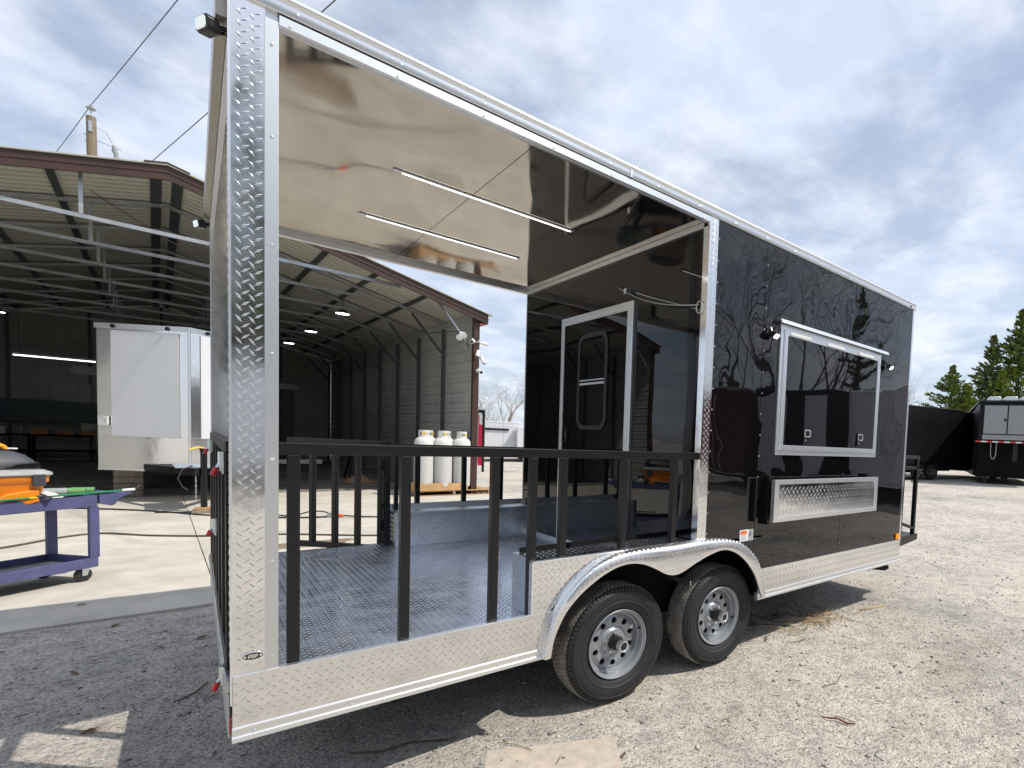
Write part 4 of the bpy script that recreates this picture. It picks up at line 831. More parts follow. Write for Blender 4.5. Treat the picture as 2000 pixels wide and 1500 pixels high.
cable('camera_cable', [(4.92, 10.9, 3.86), (5.02, 10.86, 3.80), (5.12, 10.9, 4.0), (5.18, 10.93, 4.05)], 0.008, 'white_plastic', 'white cable curling up to the shed corner above the cameras')
cable('camera_cable', [(5.04, 10.9, 3.62), (5.11, 10.87, 3.55), (5.10, 10.86, 3.25), (5.05, 10.87, 3.14)], 0.008, 'white_plastic', 'white cable running down the brown column to the lowest camera')
cable('ceiling_cable', [(-1.3, 11.3, 5.35), (-0.7, 11.6, 5.05), (0.0, 11.9, 4.78), (1.0, 12.2, 4.72)], 0.01, 'cord_tan', 'thin pale cable sagging below the shed roof left of the post')
cable('ceiling_cable', [(3.55, 12.6, 4.30), (4.1, 12.2, 4.05), (4.6, 11.1, 4.02)], 0.012, 'cord_tan', 'thin pale cable sagging towards the flood light on the shed corner')

# ================================================================== white trailer inside the shed
t = thing('white_trailer', 'white V-nosed enclosed trailer with diamond plate front parked in shed', 'trailer', (0, 0, 0))
nose, lc, rc_ = (-0.13, 11.05), (-1.345, 12.05), (1.085, 12.05)
zb_, zt_ = 0.60, 3.24
def wall(p, q, z0, z1, th, name, m, par, zq=None):
    p = Vector((*p, 0)); q = Vector((*q, 0)); d = (q - p).normalized(); n = Vector((d.y, -d.x, 0)); b = MB()
    vs = [p + n * 0, q + n * 0, q - n * th, p - n * th]; b.add([(v.x, v.y, z) for z in (z0, z1) for v in vs], [(3, 2, 1, 0), (4, 5, 6, 7), (0, 1, 5, 4), (1, 2, 6, 5), (2, 3, 7, 6), (3, 0, 4, 7)])
    return b.build(name, m, par)
def lerp2(p, q, a): return (p[0] + (q[0] - p[0]) * a, p[1] + (q[1] - p[1]) * a)
MB().add([(-1.33, 12.07, zb_ + 0.08), (-0.13, 11.07, 0.78), (1.07, 12.07, zb_ + 0.08), (1.07, 18.0, zb_ + 0.08), (-1.33, 18.0, zb_ + 0.08), (-1.33, 12.07, zt_ - 0.05), (-0.13, 11.07, zt_ - 0.05), (1.07, 12.07, zt_ - 0.05), (1.07, 18.0, zt_ - 0.05), (-1.33, 18.0, zt_ - 0.05)],
         [(0, 4, 3, 2, 1), (5, 6, 7, 8, 9), (0, 1, 6, 5), (1, 2, 7, 6), (2, 3, 8, 7), (3, 4, 9, 8), (4, 0, 5, 9)]).build('body', 'white_panel', t)
for p, q in ((lc, nose), (nose, rc_)):
    left = p == lc; L2 = math.dist(p, q); d = ((q[0] - p[0]) / L2, (q[1] - p[1]) / L2); nn_ = (d[1], -d[0])
    def on(a, off): return (p[0] + d[0] * a + nn_[0] * off, p[1] + d[1] * a + nn_[1] * off)
    fp = wall(on(0, 0.0), on(L2, 0.0), 0.62, zt_ - 0.07, 0.012, 'nose_plate', 'plate', t)
    pa, pb = (0.25, L2 - 0.17) if left else (0.19, L2 - 0.12)
    wall(on(pa, 0.012), on(pb, 0.012), 1.235, zt_ - 0.10, 0.011, 'nose_panel', 'white_panel', t)
    for (a0, a1, z0, z1) in ((0.0, pa, 1.235, zt_ - 0.1), (pb, L2, 1.235, zt_ - 0.1), (0.0, L2, 0.70, 1.22)):
        if a1 - a0 > 0.02: plate_lugs('tread_lug', 'plate', fp, (*on(a0, 0.0005), z0), (d[0], d[1], 0), (0, 0, 1), a1 - a0, z1 - z0, pitch=0.055, scale=1.45)
    wall(on(-0.02, 0.02), on(L2, 0.02), zt_ - 0.07, zt_ + 0.02, 0.02, 'roof_trim', 'alu_dull', t)
    wall(on(0, 0.008), on(L2 * 0.55 if left else L2, 0.008), 0.60, 0.64, 0.02, 'bottom_trim', 'alu_dull', t)
    wall(on(0, 0.006), on(L2, 0.006), 1.222, 1.234, 0.007, 'belt_trim', 'alu_dull', t)
    for a in (0.3, L2 - 0.35):
        c = on(a, 0.021); MB().cyl((c[0], c[1], zt_ - 0.03), (c[0] + nn_[0] * 0.02, c[1] + nn_[1] * 0.02, zt_ - 0.03), 0.035, 12).build('marker_light', 'black_paint', t)
MB().cyl((nose[0], nose[1] - 0.012, 0.78), (nose[0], nose[1] - 0.012, zt_), 0.02, 8).build('nose_trim', 'alu_dull', t)
sd = ((nose[0] - lc[0]) / math.dist(lc, nose), (nose[1] - lc[1]) / math.dist(lc, nose))
bxp = (lc[0] + sd[0] * 0.12, lc[1] + sd[1] * 0.12)
tb_ = MB().prism(rrect(-0.085, 0.085, -0.085, 0.085, 0.02, 3), 'y', -0.03, 0.0).build('inlet_box', 'white_plastic', t, loc=(bxp[0] - 0.005, bxp[1] - 0.015, 1.50), rotz=math.atan2(sd[1], sd[0]), bevel=0.004)
MB().box(-0.05, 0.01, -0.0325, -0.0305, 0.055, 0.062).cyl((0.03, -0.033, 0.0), (0.03, -0.0305, 0.0), 0.009, 8).build('inlet_mark', 'ink', tb_)
for s_ in (-1, 1): MB().bar((-0.13 + s_ * 0.75, 12.0, 0.66), (-0.05, 9.75, 0.70), 0.06, 0.13).build('tongue_beam', 'black_paint', t)
MB().bar((-0.12, 11.0, 0.765), (-0.06, 9.9, 0.765), 0.5, 0.012).build('tongue_plate', 'alu_dull', t)
MB().cyl((0.04, 9.78, 0.10), (0.04, 9.78, 1.05), 0.045, 14).build('jack_tube', 'black_paint', t, smooth=40)
MB().cyl((0.04, 9.78, 1.05), (0.04, 9.78, 1.10), 0.055, 14).build('jack_cap', 'black_paint', t, smooth=40)
MB().tube([(0.04, 9.78, 1.10), (-0.02, 9.76, 1.12), (-0.14, 9.72, 1.08)], 0.016, 8).build('jack_crank', 'yellow', t, smooth=40)
ch = MB()
for k in range(11):
    z = 0.70 - k * 0.045; pts = [(-0.06 + 0.010 * math.cos(q) * (k % 2), 9.76 + 0.010 * math.cos(q) * (1 - k % 2), z + 0.027 * math.sin(q)) for q in np.linspace(0, 2 * math.pi, 9)]; ch.tube(pts, 0.005, 5, cap=False)
ch.build('safety_chain', 'zinc', t, smooth=60)
MB().tube([(-0.10, 9.9, 0.80), (-0.22, 9.85, 0.74), (-0.28, 9.8, 0.60), (-0.22, 9.78, 0.45), (-0.16, 9.78, 0.40)], 0.011, 7).build('light_cord', 'hose', t, smooth=60)
wt = MB(); wt.lathe([(0.2, 0.02), (0.28, 0.0), (0.34, 0.03), (0.345, 0.1), (0.34, 0.17), (0.28, 0.2), (0.2, 0.18), (0.001, 0.15)], 28, axis='x').build('wheel', 'rubber', t, smooth=40, loc=(-1.24, 14.6, 0.345))
MB().lathe([(0.2, 0.02), (0.28, 0.0), (0.34, 0.03), (0.345, 0.1), (0.34, 0.17), (0.28, 0.2), (0.2, 0.18), (0.001, 0.15)], 28, axis='x').build('wheel', 'rubber', t, smooth=40, loc=(0.79, 14.6, 0.345))
t = thing('jack_block', 'short wooden blocks under the white trailer jack', 'wood block', (0.04, 9.72, 0.018))
MB().box(-0.16, 0.16, -0.14, 0.14, 0.0, 0.045).build('plank', 'wood_grey', t, bevel=0.004); MB().box(-0.12, 0.14, -0.10, 0.10, 0.0455, 0.085).build('plank', 'wood', t, bevel=0.004)
t = thing('support_block', 'stack of wooden blocks under the white trailer front left corner', 'wood block', (-1.02, 12.9, 0.018))
for k in range(4): MB().box(-0.2, 0.2, -0.12, 0.12, k * 0.13, k * 0.13 + 0.12).build('block', 'wood_grey', t, bevel=0.006)

# ================================================================== along the back wall of the shed
t = thing('workbench', 'dark cluttered workbench along the back wall of the shed', 'workbench', (-3.9, 25.4, 0))
MB().box(-1.6, 1.5, -0.4, 0.4, 0.86, 0.92).build('bench_top', 'black_matte', t)
MB().box(-1.5, 1.4, -0.35, 0.35, 0.35, 0.39).build('shelf', 'black_matte', t)
for x in (-1.55, -0.1, 1.4):
    for y in (-0.35, 0.32): MB().box(x, x + 0.07, y, y + 0.07, 0, 0.86).build('leg', 'black_matte', t)
MB().box(-1.6, 1.5, 0.30, 0.36, 1.35, 2.05).build('back_board', 'bin_blue', t)
items = [(-5.1, 25.3, 0.92, 0.25, 0.2, 0.16, 'paper', 'small pale carton at the left end of the dark workbench'), (-4.55, 25.35, 0.92, 0.16, 0.16, 0.22, 'white_plastic', 'small white tub on the dark workbench'),
         (-4.15, 25.3, 0.92, 0.10, 0.1, 0.24, 'grey_panel', 'slim grey bottle on the dark workbench'), (-3.75, 25.25, 0.92, 0.36, 0.25, 0.22, 'card', 'brown carton on the dark workbench behind the vacuum'),
         (-3.2, 25.3, 0.92, 0.38, 0.26, 0.16, 'card_pink', 'flat brown carton near the middle of the dark workbench'), (-2.66, 25.35, 0.92, 0.38, 0.26, 0.16, 'card', 'lower brown carton at the right end of the workbench'),
         (-2.70, 25.38, 1.082, 0.34, 0.24, 0.24, 'paper', 'pale carton stacked on a brown carton at the bench end')]
for x, y, z, a, b, c, m_, lbl in items:
    k = thing('carton', lbl, 'box', (x, y, z)); MB().box(-a / 2, a / 2, -b / 2, b / 2, 0, c).build('carton_body', m_, k, bevel=0.004)
    MB().box(-a / 2 + 0.01, a / 2 - 0.01, -0.03, 0.03, c + 0.0005, c + 0.003).build('tape', 'tape_white', k)
t = thing('wall_notice', 'large pale paper sheets pinned on the dark shed back wall', 'notice', (-3.05, 26.3, 2.15))
for a0, a1, b0, b1 in ((-0.28, 0.02, 0.12, 0.55), (0.05, 0.34, 0.10, 0.55), (-0.26, 0.34, -0.15, 0.09), (-0.55, -0.30, 0.20, 0.48), (-0.53, -0.30, -0.05, 0.16)):
    MB().box(a0, a1, -0.004, 0.0, b0, b1).build('sheet', 'paper', t)
t = thing('waste_bin', 'pale upright plastic bin beside the white trailer', 'bin', (-2.12, 24.6, 0.018))
MB().add([(-0.28, -0.22, 0), (0.28, -0.22, 0), (0.28, 0.22, 0), (-0.28, 0.22, 0), (-0.38, -0.30, 1.05), (0.38, -0.30, 1.05), (0.38, 0.30, 1.05), (-0.38, 0.30, 1.05)], [(3, 2, 1, 0), (0, 1, 5, 4), (1, 2, 6, 5), (2, 3, 7, 6), (3, 0, 4, 7), (4, 5, 6, 7)]).build('bin_body', 'grey_panel', t, bevel=0.02)
MB().box(-0.45, 0.42, -0.33, 0.33, 1.051, 1.12).build('lid', 'grey_panel', t, bevel=0.02)
# ================================================================== purple service cart and what lies on it
CZ = 0.018
K = thing('service_cart', 'purple plastic two-shelf service cart standing on the concrete slab', 'cart', (-0.735, 5.0, CZ), 0.709)
def tray(z0, z1, name, x0=-0.98, x1=0.0, y0=0.0, y1=0.53):
    o = MB().ring(rrect(x0, x1, y0, y1, 0.03, 4), rrect(x0 + 0.03, x1 - 0.03, y0 + 0.03, y1 - 0.03, 0.02, 4), 'z', z0, z1).build(name, 'purple', K, bevel=0.006)
    MB().box(x0 + 0.028, x1 - 0.028, y0 + 0.028, y1 - 0.028, z0 + 0.02, z0 + 0.035).build('tray_floor', 'purple_dark', o)
    return o
tray(0.695, 0.80, 'upper_tray'); tray(0.125, 0.215, 'lower_tray')
for x, y in ((-0.075, 0.0), (-0.075, 0.455), (-0.98, 0.0), (-0.98, 0.455)):
    MB().prism([(x, y), (x + 0.075, y), (x + 0.075, y + 0.075), (x + 0.045, y + 0.075), (x + 0.045, y + 0.03), (x, y + 0.03)], 'z', 0.2155, 0.6945).build('leg', 'purple', K, bevel=0.004)
for y in (0.0, 0.50):
    MB().prism([(0.0005, 0.80), (0.0005, 0.72), (0.075, 0.70), (0.105, 0.69), (0.13, 0.705), (0.15, 0.745), (0.20, 0.775), (0.275, 0.795), (0.275, 0.805), (0.20, 0.806)], 'y', y, y + 0.03).build('handle_side', 'purple', K, bevel=0.004)
MB().box(0.205, 0.265, 0.0305, 0.4995, 0.778, 0.806).build('handle_bar', 'purple', K, bevel=0.008)
MB().box(0.0005, 0.205, 0.0305, 0.4995, 0.74, 0.755).build('handle_tray', 'purple', K)
for x in (-0.10, -0.88):
    for y in (0.05, 0.47):
        c = MB().lathe([(0.001, 0.0), (0.05, 0.0), (0.061, 0.006), (0.0625, 0.016), (0.061, 0.026), (0.05, 0.032), (0.001, 0.032)], 28, c=(x, y - 0.016, 0.0635)).build('caster', 'hose', K, smooth=40)
        MB().prism([(x - 0.018, 0.055), (x + 0.018, 0.055), (x + 0.04, 0.122), (x - 0.02, 0.122)], 'y', y - 0.024, y - 0.0175).build('caster_fork', 'zinc', c)
        MB().prism([(x - 0.018, 0.055), (x + 0.018, 0.055), (x + 0.04, 0.122), (x - 0.02, 0.122)], 'y', y + 0.0175, y + 0.024).build('caster_fork', 'zinc', c)
        MB().lathe([(0.0626, 0.004), (0.064, 0.016), (0.0626, 0.028)], 28, c=(x, y - 0.016, 0.0635)).build('caster_tread', 'cord_tan', c, smooth=60)
def on_cart(x, y, z=0.0):
    c, s = math.cos(0.709), math.sin(0.709); return (-0.735 + x * c - y * s, 5.0 + x * s + y * c, CZ + z)
# orange shop vacuum
TZ = 0.7305
V_ = thing('shop_vacuum', 'orange wet-dry vacuum with charcoal motor head on the purple cart', 'vacuum', on_cart(-0.60, 0.25, TZ), 0.55)
V_.scale = (1.12, 1.12, 1.12)
def loft(secs, name, m, par, smooth=50, n=None):
    b = MB(); n = len(secs[0][0]); vs = []
    for poly, z in secs: vs += [(u, v, z) for u, v in poly]
    k = len(secs); fs = [(i * n + j, i * n + (j + 1) % n, (i + 1) * n + (j + 1) % n, (i + 1) * n + j) for i in range(k - 1) for j in range(n)]
    fs += [tuple(range(n - 1, -1, -1)), tuple(range((k - 1) * n, k * n))]
    return b.add(vs, fs).build(name, m, par, smooth=smooth)
def rr(a, b, r): return rrect(-a, a, -b, b, r, 5)
drum = loft([(rr(0.205, 0.17, 0.06), 0.0), (rr(0.215, 0.18, 0.06), 0.02), (rr(0.238, 0.20, 0.06), 0.17), (rr(0.245, 0.205, 0.06), 0.19), (rr(0.258, 0.215, 0.06), 0.20), (rr(0.262, 0.218, 0.06), 0.245)], 'drum', 'vac_orange', V_)
MB().prism([(-0.10, 0.04), (0.02, 0.12), (0.14, 0.14), (0.19, 0.135), (0.19, 0.05), (0.12, 0.03), (0.06, 0.075)], 'y', -0.212, -0.185).build('drum_relief', 'vac_orange', drum, bevel=0.01)
MB().box(-0.22, -0.12, -0.214, -0.19, 0.03, 0.075).build('drum_foot', 'black_paint', drum, bevel=0.01)
for sx in (-0.20, 0.145): MB().box(sx, sx + 0.07, -0.234, -0.217, 0.17, 0.262).build('clip', 'vac_dark', V_, bevel=0.006)
loft([(rr(0.268, 0.224, 0.06), 0.246), (rr(0.275, 0.232, 0.06), 0.256), (rr(0.272, 0.228, 0.06), 0.275), (rr(0.245, 0.20, 0.07), 0.292), (rr(0.22, 0.18, 0.07), 0.298)], 'drum_rim', 'vac_grey', V_)
hd = loft([(rr(0.222, 0.182, 0.07), 0.2985), (rr(0.225, 0.184, 0.07), 0.315), (rr(0.205, 0.17, 0.07), 0.36), (rr(0.165, 0.14, 0.06), 0.405), (rr(0.12, 0.11, 0.05), 0.43), (rr(0.10, 0.09, 0.04), 0.435)], 'motor_head', 'vac_dark', V_)
MB().prism([(0.02, 0.312), (0.21, 0.312), (0.20, 0.352), (0.09, 0.342)], 'y', -0.190, -0.160).build('head_vent', 'black_paint', hd, bevel=0.005)
MB().box(-0.20, -0.13, -0.17, -0.14, 0.35, 0.385).build('switch', 'orange_plastic', hd, bevel=0.005)
MB().cyl((-0.02, -0.192, 0.333), (-0.02, -0.17, 0.333), 0.012, 10).build('port', 'black_paint', hd)
MB().tube([(-0.17, -0.02, 0.428), (-0.13, -0.02, 0.445), (-0.10, -0.02, 0.475), (-0.03, -0.02, 0.487), (0.05, -0.02, 0.484), (0.085, -0.02, 0.465), (0.10, -0.02, 0.44)], [0.018, 0.022, 0.02, 0.018, 0.018, 0.018, 0.02], 10).build('handle', 'vac_yellow', V_, smooth=60)
MB().box(-0.13, 0.135, -0.06, 0.03, 0.4355, 0.446).build('handle_base', 'black_paint', V_, bevel=0.003)
MB().cyl((0.10, -0.03, 0.45), (0.155, -0.03, 0.448), 0.007, 8).build('cord_plug', 'white_plastic', V_)
cable('vacuum_hose', [on_cart(-0.48, 0.34, 0.84), on_cart(-0.32, 0.28, 0.865), on_cart(-0.22, 0.34, 0.85), on_cart(-0.26, 0.43, 0.82), on_cart(-0.42, 0.44, 0.80)], 0.022, 'hose', 'black ribbed vacuum hose looped on the cart beside the orange drum', 'hose', 12)
def roll(name, a, b, r, m, label, cat, cap='ink'):
    p = Vector(on_cart(*a)); q = Vector(on_cart(*b)); t = thing(name, label, cat, (p + q) / 2, 0); h = (q - p) / 2
    MB().cyl(-h, h, r, 20).build('roll_body', m, t, smooth=40)
    d = h.normalized(); MB().cyl(h + d * 0.0005, h + d * 0.003, r * 0.55, 16).build('roll_core', cap, t); return t
roll('wrap_roll', (-0.22, 0.28, 0.828), (-0.10, 0.20, 0.828), 0.04, 'grey_wrap', 'pale grey roll lying on the cart behind the green pole', 'roll')
roll('wrap_roll', (-0.10, 0.29, 0.822), (0.03, 0.19, 0.822), 0.038, 'green_wrap', 'green and grey roll lying in the middle of the cart end', 'roll')
roll('wrap_roll', (0.04, 0.36, 0.818), (0.15, 0.26, 0.818), 0.034, 'green_wrap', 'green roll nearest the handle end of the purple cart', 'roll')
t = thing('cleaning_rag', 'crumpled white rag on the cart next to the hose', 'rag', on_cart(-0.30, 0.12, 0.80))
rb = MB(); rv = []
for i in range(9):
    for j in range(9):
        a, b = i / 8 - 0.5, j / 8 - 0.5; rv.append((a * 0.20, b * 0.16, max(0.004, 0.055 * (1 - 2.2 * (a * a + b * b) ** 0.9 * 2) + 0.02 * mnoise.noise(Vector((i * 0.9, j * 0.9, 1))))))
rb.add(rv, [(i * 9 + j, (i + 1) * 9 + j, (i + 1) * 9 + j + 1, i * 9 + j + 1) for i in range(8) for j in range(8)]).build('cloth', 'white_plastic', t, smooth=180)
p, q = Vector(on_cart(-0.92, -0.02, 0.815)), Vector(on_cart(0.26, 0.0, 0.832)); pd = (q - p)
t = thing('extension_pole', 'thin green pole with white tip laid along the cart edge', 'pole', p)
MB().cyl(pd * 0.0, pd * 0.93, 0.0085, 10).build('shaft', 'green_pole', t, smooth=40)
MB().cyl(pd * 0.9305, pd * 1.02, 0.013, 10).build('tip', 'white_plastic', t, smooth=40)
MB().cyl(pd * 0.36, pd * 0.46, 0.0095, 10).build('band', 'yellow', t, smooth=40)
MB().tube([pd * 1.02, pd * 1.04 + Vector((0.0, 0.01, 0.01)), pd * 1.06 + Vector((0, 0.02, 0.035))], 0.003, 6).build('hook_wire', 'wire', t)
t = thing('hand_tool', 'orange handled pliers lying on the near edge of the purple cart', 'pliers', on_cart(-0.78, 0.02, 0.803), 0.75)
MB().tube([(-0.14, -0.02, 0.012), (-0.05, -0.012, 0.014), (0.02, 0.0, 0.014), (0.07, 0.008, 0.02)], [0.012, 0.015, 0.014, 0.018], 10).build('handle', 'orange_plastic', t, smooth=60)
MB().tube([(-0.14, 0.03, 0.012), (-0.05, 0.022, 0.014), (0.02, 0.008, 0.014)], [0.012, 0.015, 0.014], 10).build('handle', 'orange_plastic', t, smooth=60)
MB().tube([(0.075, 0.008, 0.02), (0.12, 0.01, 0.016)], [0.012, 0.006], 8).build('jaw', 'galv', t, smooth=60)
t = thing('glove', 'dark balled glove on the cart edge in front of the vacuum', 'glove', on_cart(-0.43, 0.015, 0.802))
gb = MB(); bm0 = bmesh.new(); bmesh.ops.create_icosphere(bm0, subdivisions=2, radius=1)
gb.add([(v.co.x * 0.062 * (1 + 0.25 * mnoise.noise(v.co * 2)), v.co.y * 0.04, 0.026 + v.co.z * 0.026 * (1 + 0.3 * mnoise.noise(v.co * 3 + Vector((4, 0, 0))))) for v in bm0.verts], [tuple(v.index for v in f.verts) for f in bm0.faces]); bm0.free()
gb.build('glove_body', 'hose', t, smooth=180)
for k in range(4): MB().tube([(0.03, -0.02 + k * 0.013, 0.02), (0.07, -0.022 + k * 0.014, 0.022), (0.085, -0.02 + k * 0.013, 0.01)], 0.0085, 7).build('finger', 'hose', t, smooth=60)

# ================================================================== hoses and cords on the slab
SZ = 0.018
cable('air_hose', [(-2.6, 6.4, SZ + 0.012), (-1.69, 7.2, SZ + 0.012), (-1.3, 7.75, SZ + 0.012), (-0.97, 7.9, SZ + 0.012), (-0.5, 7.45, SZ + 0.012), (0.06, 7.08, SZ + 0.012), (0.84, 6.78, SZ + 0.012), (1.3, 6.45, SZ + 0.012), (1.82, 6.1, SZ + 0.012), (2.9, 5.6, SZ + 0.012)], 0.0125, 'cord_tan', 'long dusty air hose crossing the sunlit slab behind the cart', 'hose', 8)
cable('power_cord', [(-2.4, 11.6, SZ + 0.013), (-1.14, 10.65, SZ + 0.013), (-0.5, 10.0, SZ + 0.013), (0.03, 9.3, SZ + 0.013), (0.6, 8.75, SZ + 0.013), (1.2, 8.35, SZ + 0.013), (1.58, 8.25, SZ + 0.02)], 0.013, 'hose', 'thick black cord running from the shed to the orange plug', 'cord', 8)
cable('power_cord', [(-0.55, 9.9, SZ + 0.012), (-0.2, 9.75, SZ + 0.012), (0.1, 9.62, SZ + 0.03), (0.4, 9.2, SZ + 0.012), (0.75, 8.8, SZ + 0.05), (1.1, 8.62, SZ + 0.012), (1.32, 8.45, SZ + 0.09), (1.5, 8.33, SZ + 0.10), (1.6, 8.27, SZ + 0.05)], 0.011, 'hose', 'looped black cord rising to the grey plug box', 'cord', 8)
cable('power_cord', [(1.78, 8.18, SZ + 0.03), (2.1, 8.0, SZ + 0.012), (2.6, 7.8, SZ + 0.012), (3.4, 7.4, SZ + 0.012)], 0.012, 'hose', 'black cord leading right from the orange plug', 'cord', 8)
t = thing('cord_connector', 'grey plug box with orange collar lying on the slab', 'plug', (1.64, 8.25, SZ), -0.5)
MB().prism([(-0.09, 0.0), (0.05, 0.0), (0.06, 0.04), (0.02, 0.085), (-0.05, 0.095), (-0.09, 0.06)], 'y', -0.05, 0.05).build('plug_box', 'vac_grey', t, bevel=0.01)
MB().cyl((0.055, 0, 0.035), (0.15, 0, 0.03), 0.034, 14, 0.02).build('collar', 'orange_plastic', t, smooth=40)

n_ = 40; st = [(0.98 + (0.50 + 0.16 * mnoise.noise(Vector((math.cos(a) * 1.4, math.sin(a) * 1.4, 2)))) * math.cos(a), 5.95 + (0.24 + 0.12 * mnoise.noise(Vector((math.cos(a) * 1.8, math.sin(a) * 1.8, 7)))) * math.sin(a)) for a in np.linspace(0, 2 * math.pi, n_, endpoint=False)]
tag(MB().prism(st, 'z', SZ + 0.0005, SZ + 0.0025).build('damp_patch', mat('wet_concrete', (0.24, 0.19, 0.135), 0.45, var=(6, 0.8, 1.2))), 'brown damp patch on the slab below the swung-out gate', 'puddle')

# ================================================================== pallet of gas cylinders by the shed corner
PL = thing('pallet', 'wooden pallet carrying gas cylinders beside the brown shed column', 'pallet', (4.47, 11.28, SZ), 0.02)
for k in range(6): MB().box(-0.86, 0.98, -0.42 + k * 0.165, -0.42 + k * 0.165 + 0.11, 0.105, 0.125).build('deck_board', 'wood', PL, bevel=0.003)
for x in (-0.82, 0.02, 0.88): MB().box(x, x + 0.05, -0.42, 0.51, 0.022, 0.1045).build('stringer', 'wood_grey', PL)
for y in (-0.42, 0.05, 0.41): MB().box(-0.86, 0.98, y, y + 0.1, 0.0, 0.0215).build('bottom_board', 'wood', PL)
CB = thing('cardboard_tray', 'tan cardboard skirt folded round the foot of the cylinders', 'cardboard', (4.47, 11.28, SZ + 0.125), 0.02)
MB().box(-0.84, 0.36, -0.43, -0.42, 0.002, 0.185).box(-0.85, -0.84, -0.42, 0.4, 0.002, 0.2).build('tray_side', 'card', CB)
MB().box(-0.84, 0.4, -0.42, 0.4, 0.001, 0.006).build('tray_base', 'card', CB)
def cylinder(name):
    t = thing(name, '', 'gas cylinder', (0, 0, 0), group='gas cylinders on the pallet')
    MB().lathe([(0.001, 0.02), (0.13, 0.02), (0.165, 0.05), (0.198, 0.09), (0.203, 0.14), (0.203, 1.14), (0.19, 1.20), (0.145, 1.25), (0.08, 1.275), (0.001, 1.28)], 28, axis='z').build('tank_body', 'tank', t, smooth=50)
    MB().lathe([(0.150, 0.0), (0.155, 0.0), (0.155, 0.07), (0.150, 0.07)], 28, axis='z', closed=True).build('foot_ring', 'tank', t, smooth=40)
    MB().lathe([(0.2042, 0.16), (0.2055, 0.18), (0.2055, 1.05), (0.2042, 1.07)], 28, axis='z').build('mesh_sleeve', 'tank_net', t, smooth=50)
    nc, cr_ = 28, 0.118
    cl = MB()
    for k in range(nc):
        a0, a1 = 2 * math.pi * k / nc, 2 * math.pi * (k + 1) / nc
        hole = k % 14 in (3, 4, 5, 9, 10)
        for z0, z1 in (((1.25, 1.315), (1.375, 1.43)) if hole else ((1.25, 1.43),)):
            vs = [(r_ * math.cos(a), r_ * math.sin(a), z) for r_ in (cr_, cr_ - 0.004) for a, z in ((a0, z0), (a1, z0), (a1, z1), (a0, z1))]
            cl.add(vs, [(0, 1, 2, 3), (7, 6, 5, 4), (0, 4, 5, 1), (2, 6, 7, 3), (1, 5, 6, 2), (3, 7, 4, 0)])
    cl.build('collar', 'tank', t)
    MB().cyl((0, 0, 1.28), (0, 0, 1.36), 0.022, 10).cyl((0, 0, 1.33), (0, -0.06, 1.33), 0.014, 8).build('valve', 'zinc', t)
    MB().box(-0.035, 0.035, -0.122, -0.1185, 1.33, 1.375).build('tag_label', 'yellow', t)
    return t
spots = [(3.87, 11.04, 'leftmost front gas cylinder on the pallet, under the trailer rail'), (4.30, 11.04, 'middle front gas cylinder on the pallet'), (4.74, 11.04, 'front right gas cylinder, nearest the brown shed column'),
         (4.08, 11.47, 'rear left gas cylinder behind the front row'), (4.52, 11.47, 'rear middle gas cylinder behind the front row'), (4.93, 11.46, 'rear right gas cylinder beside the shed wall')]
cy0 = cylinder('gas_cylinder')
for i, (x, y, lbl) in enumerate(spots):
    c = cy0 if i == 0 else copy_tree(cy0); c.location = (x, y, SZ + 0.133); c.rotation_euler = (0, 0, 0.4 * i - 0.3); c["label"] = lbl
# timber lying beside the pallet, cardboard sheet, trestle in the shade
t = thing('timber_offcut', 'short plank on a block poking out past the brown column', 'timber', (5.45, 11.6, 0.0)); MB().box(-0.3, 0.35, -0.1, 0.1, 0.0, 0.09).build('block', 'wood', t); MB().box(-0.35, 0.4, -0.06, 0.06, 0.0905, 0.115).build('plank', 'wood_grey', t)
t = thing('cardboard_sheet', 'bent sheet of brown cardboard on the shaded shed floor', 'cardboard', (3.45, 14.85, SZ), 0.15)
cv = []
for i in range(9):
    a = i / 8; z = 0.02 + 0.30 * math.sin(math.pi * min(a * 1.25, 1)) * (0.4 + 0.6 * a)
    cv += [(-0.42 + 0.9 * a, -0.05, 0.004), (-0.42 + 0.9 * a, 0.35, z)]
MB().add(cv + [(x, y + 0.012, z) for x, y, z in cv], [(2 * i, 2 * i + 2, 2 * i + 3, 2 * i + 1) for i in range(8)] + [(18 + 2 * i, 19 + 2 * i, 21 + 2 * i, 20 + 2 * i) for i in range(8)] + [(2 * i + 1, 2 * i + 3, 21 + 2 * i, 19 + 2 * i) for i in range(8)]).build('sheet', 'card_pink', t)
t = thing('trestle', 'black steel trestle standing in the shaded shed behind the cardboard', 'trestle', (3.75, 16.2, SZ))
for s_ in (-1, 1):
    for q in (-0.5, 0.5): MB().bar((q, s_ * 0.35, 0), (q * 0.7, s_ * 0.05, 0.95), 0.04).build('leg', 'black_paint', t)
MB().bar((-0.6, 0, 0.97), (0.6, 0, 0.97), 0.06).build('top_beam', 'black_paint', t); MB().bar((-0.45, -0.25, 0.3), (0.45, -0.25, 0.3), 0.03).build('cross_bar', 'black_paint', t)
t = thing('steel_beam', 'grey steel beam on low stands in the dark of the shed', 'beam', (2.0, 17.0, SZ))
MB().box(-1.6, 0.75, -0.06, 0.06, 0.42, 0.54).build('beam', 'galv', t)
for x in (-1.4, 0.5): MB().box(x, x + 0.1, -0.15, 0.15, 0.0, 0.4195).build('stand', 'black_paint', t)
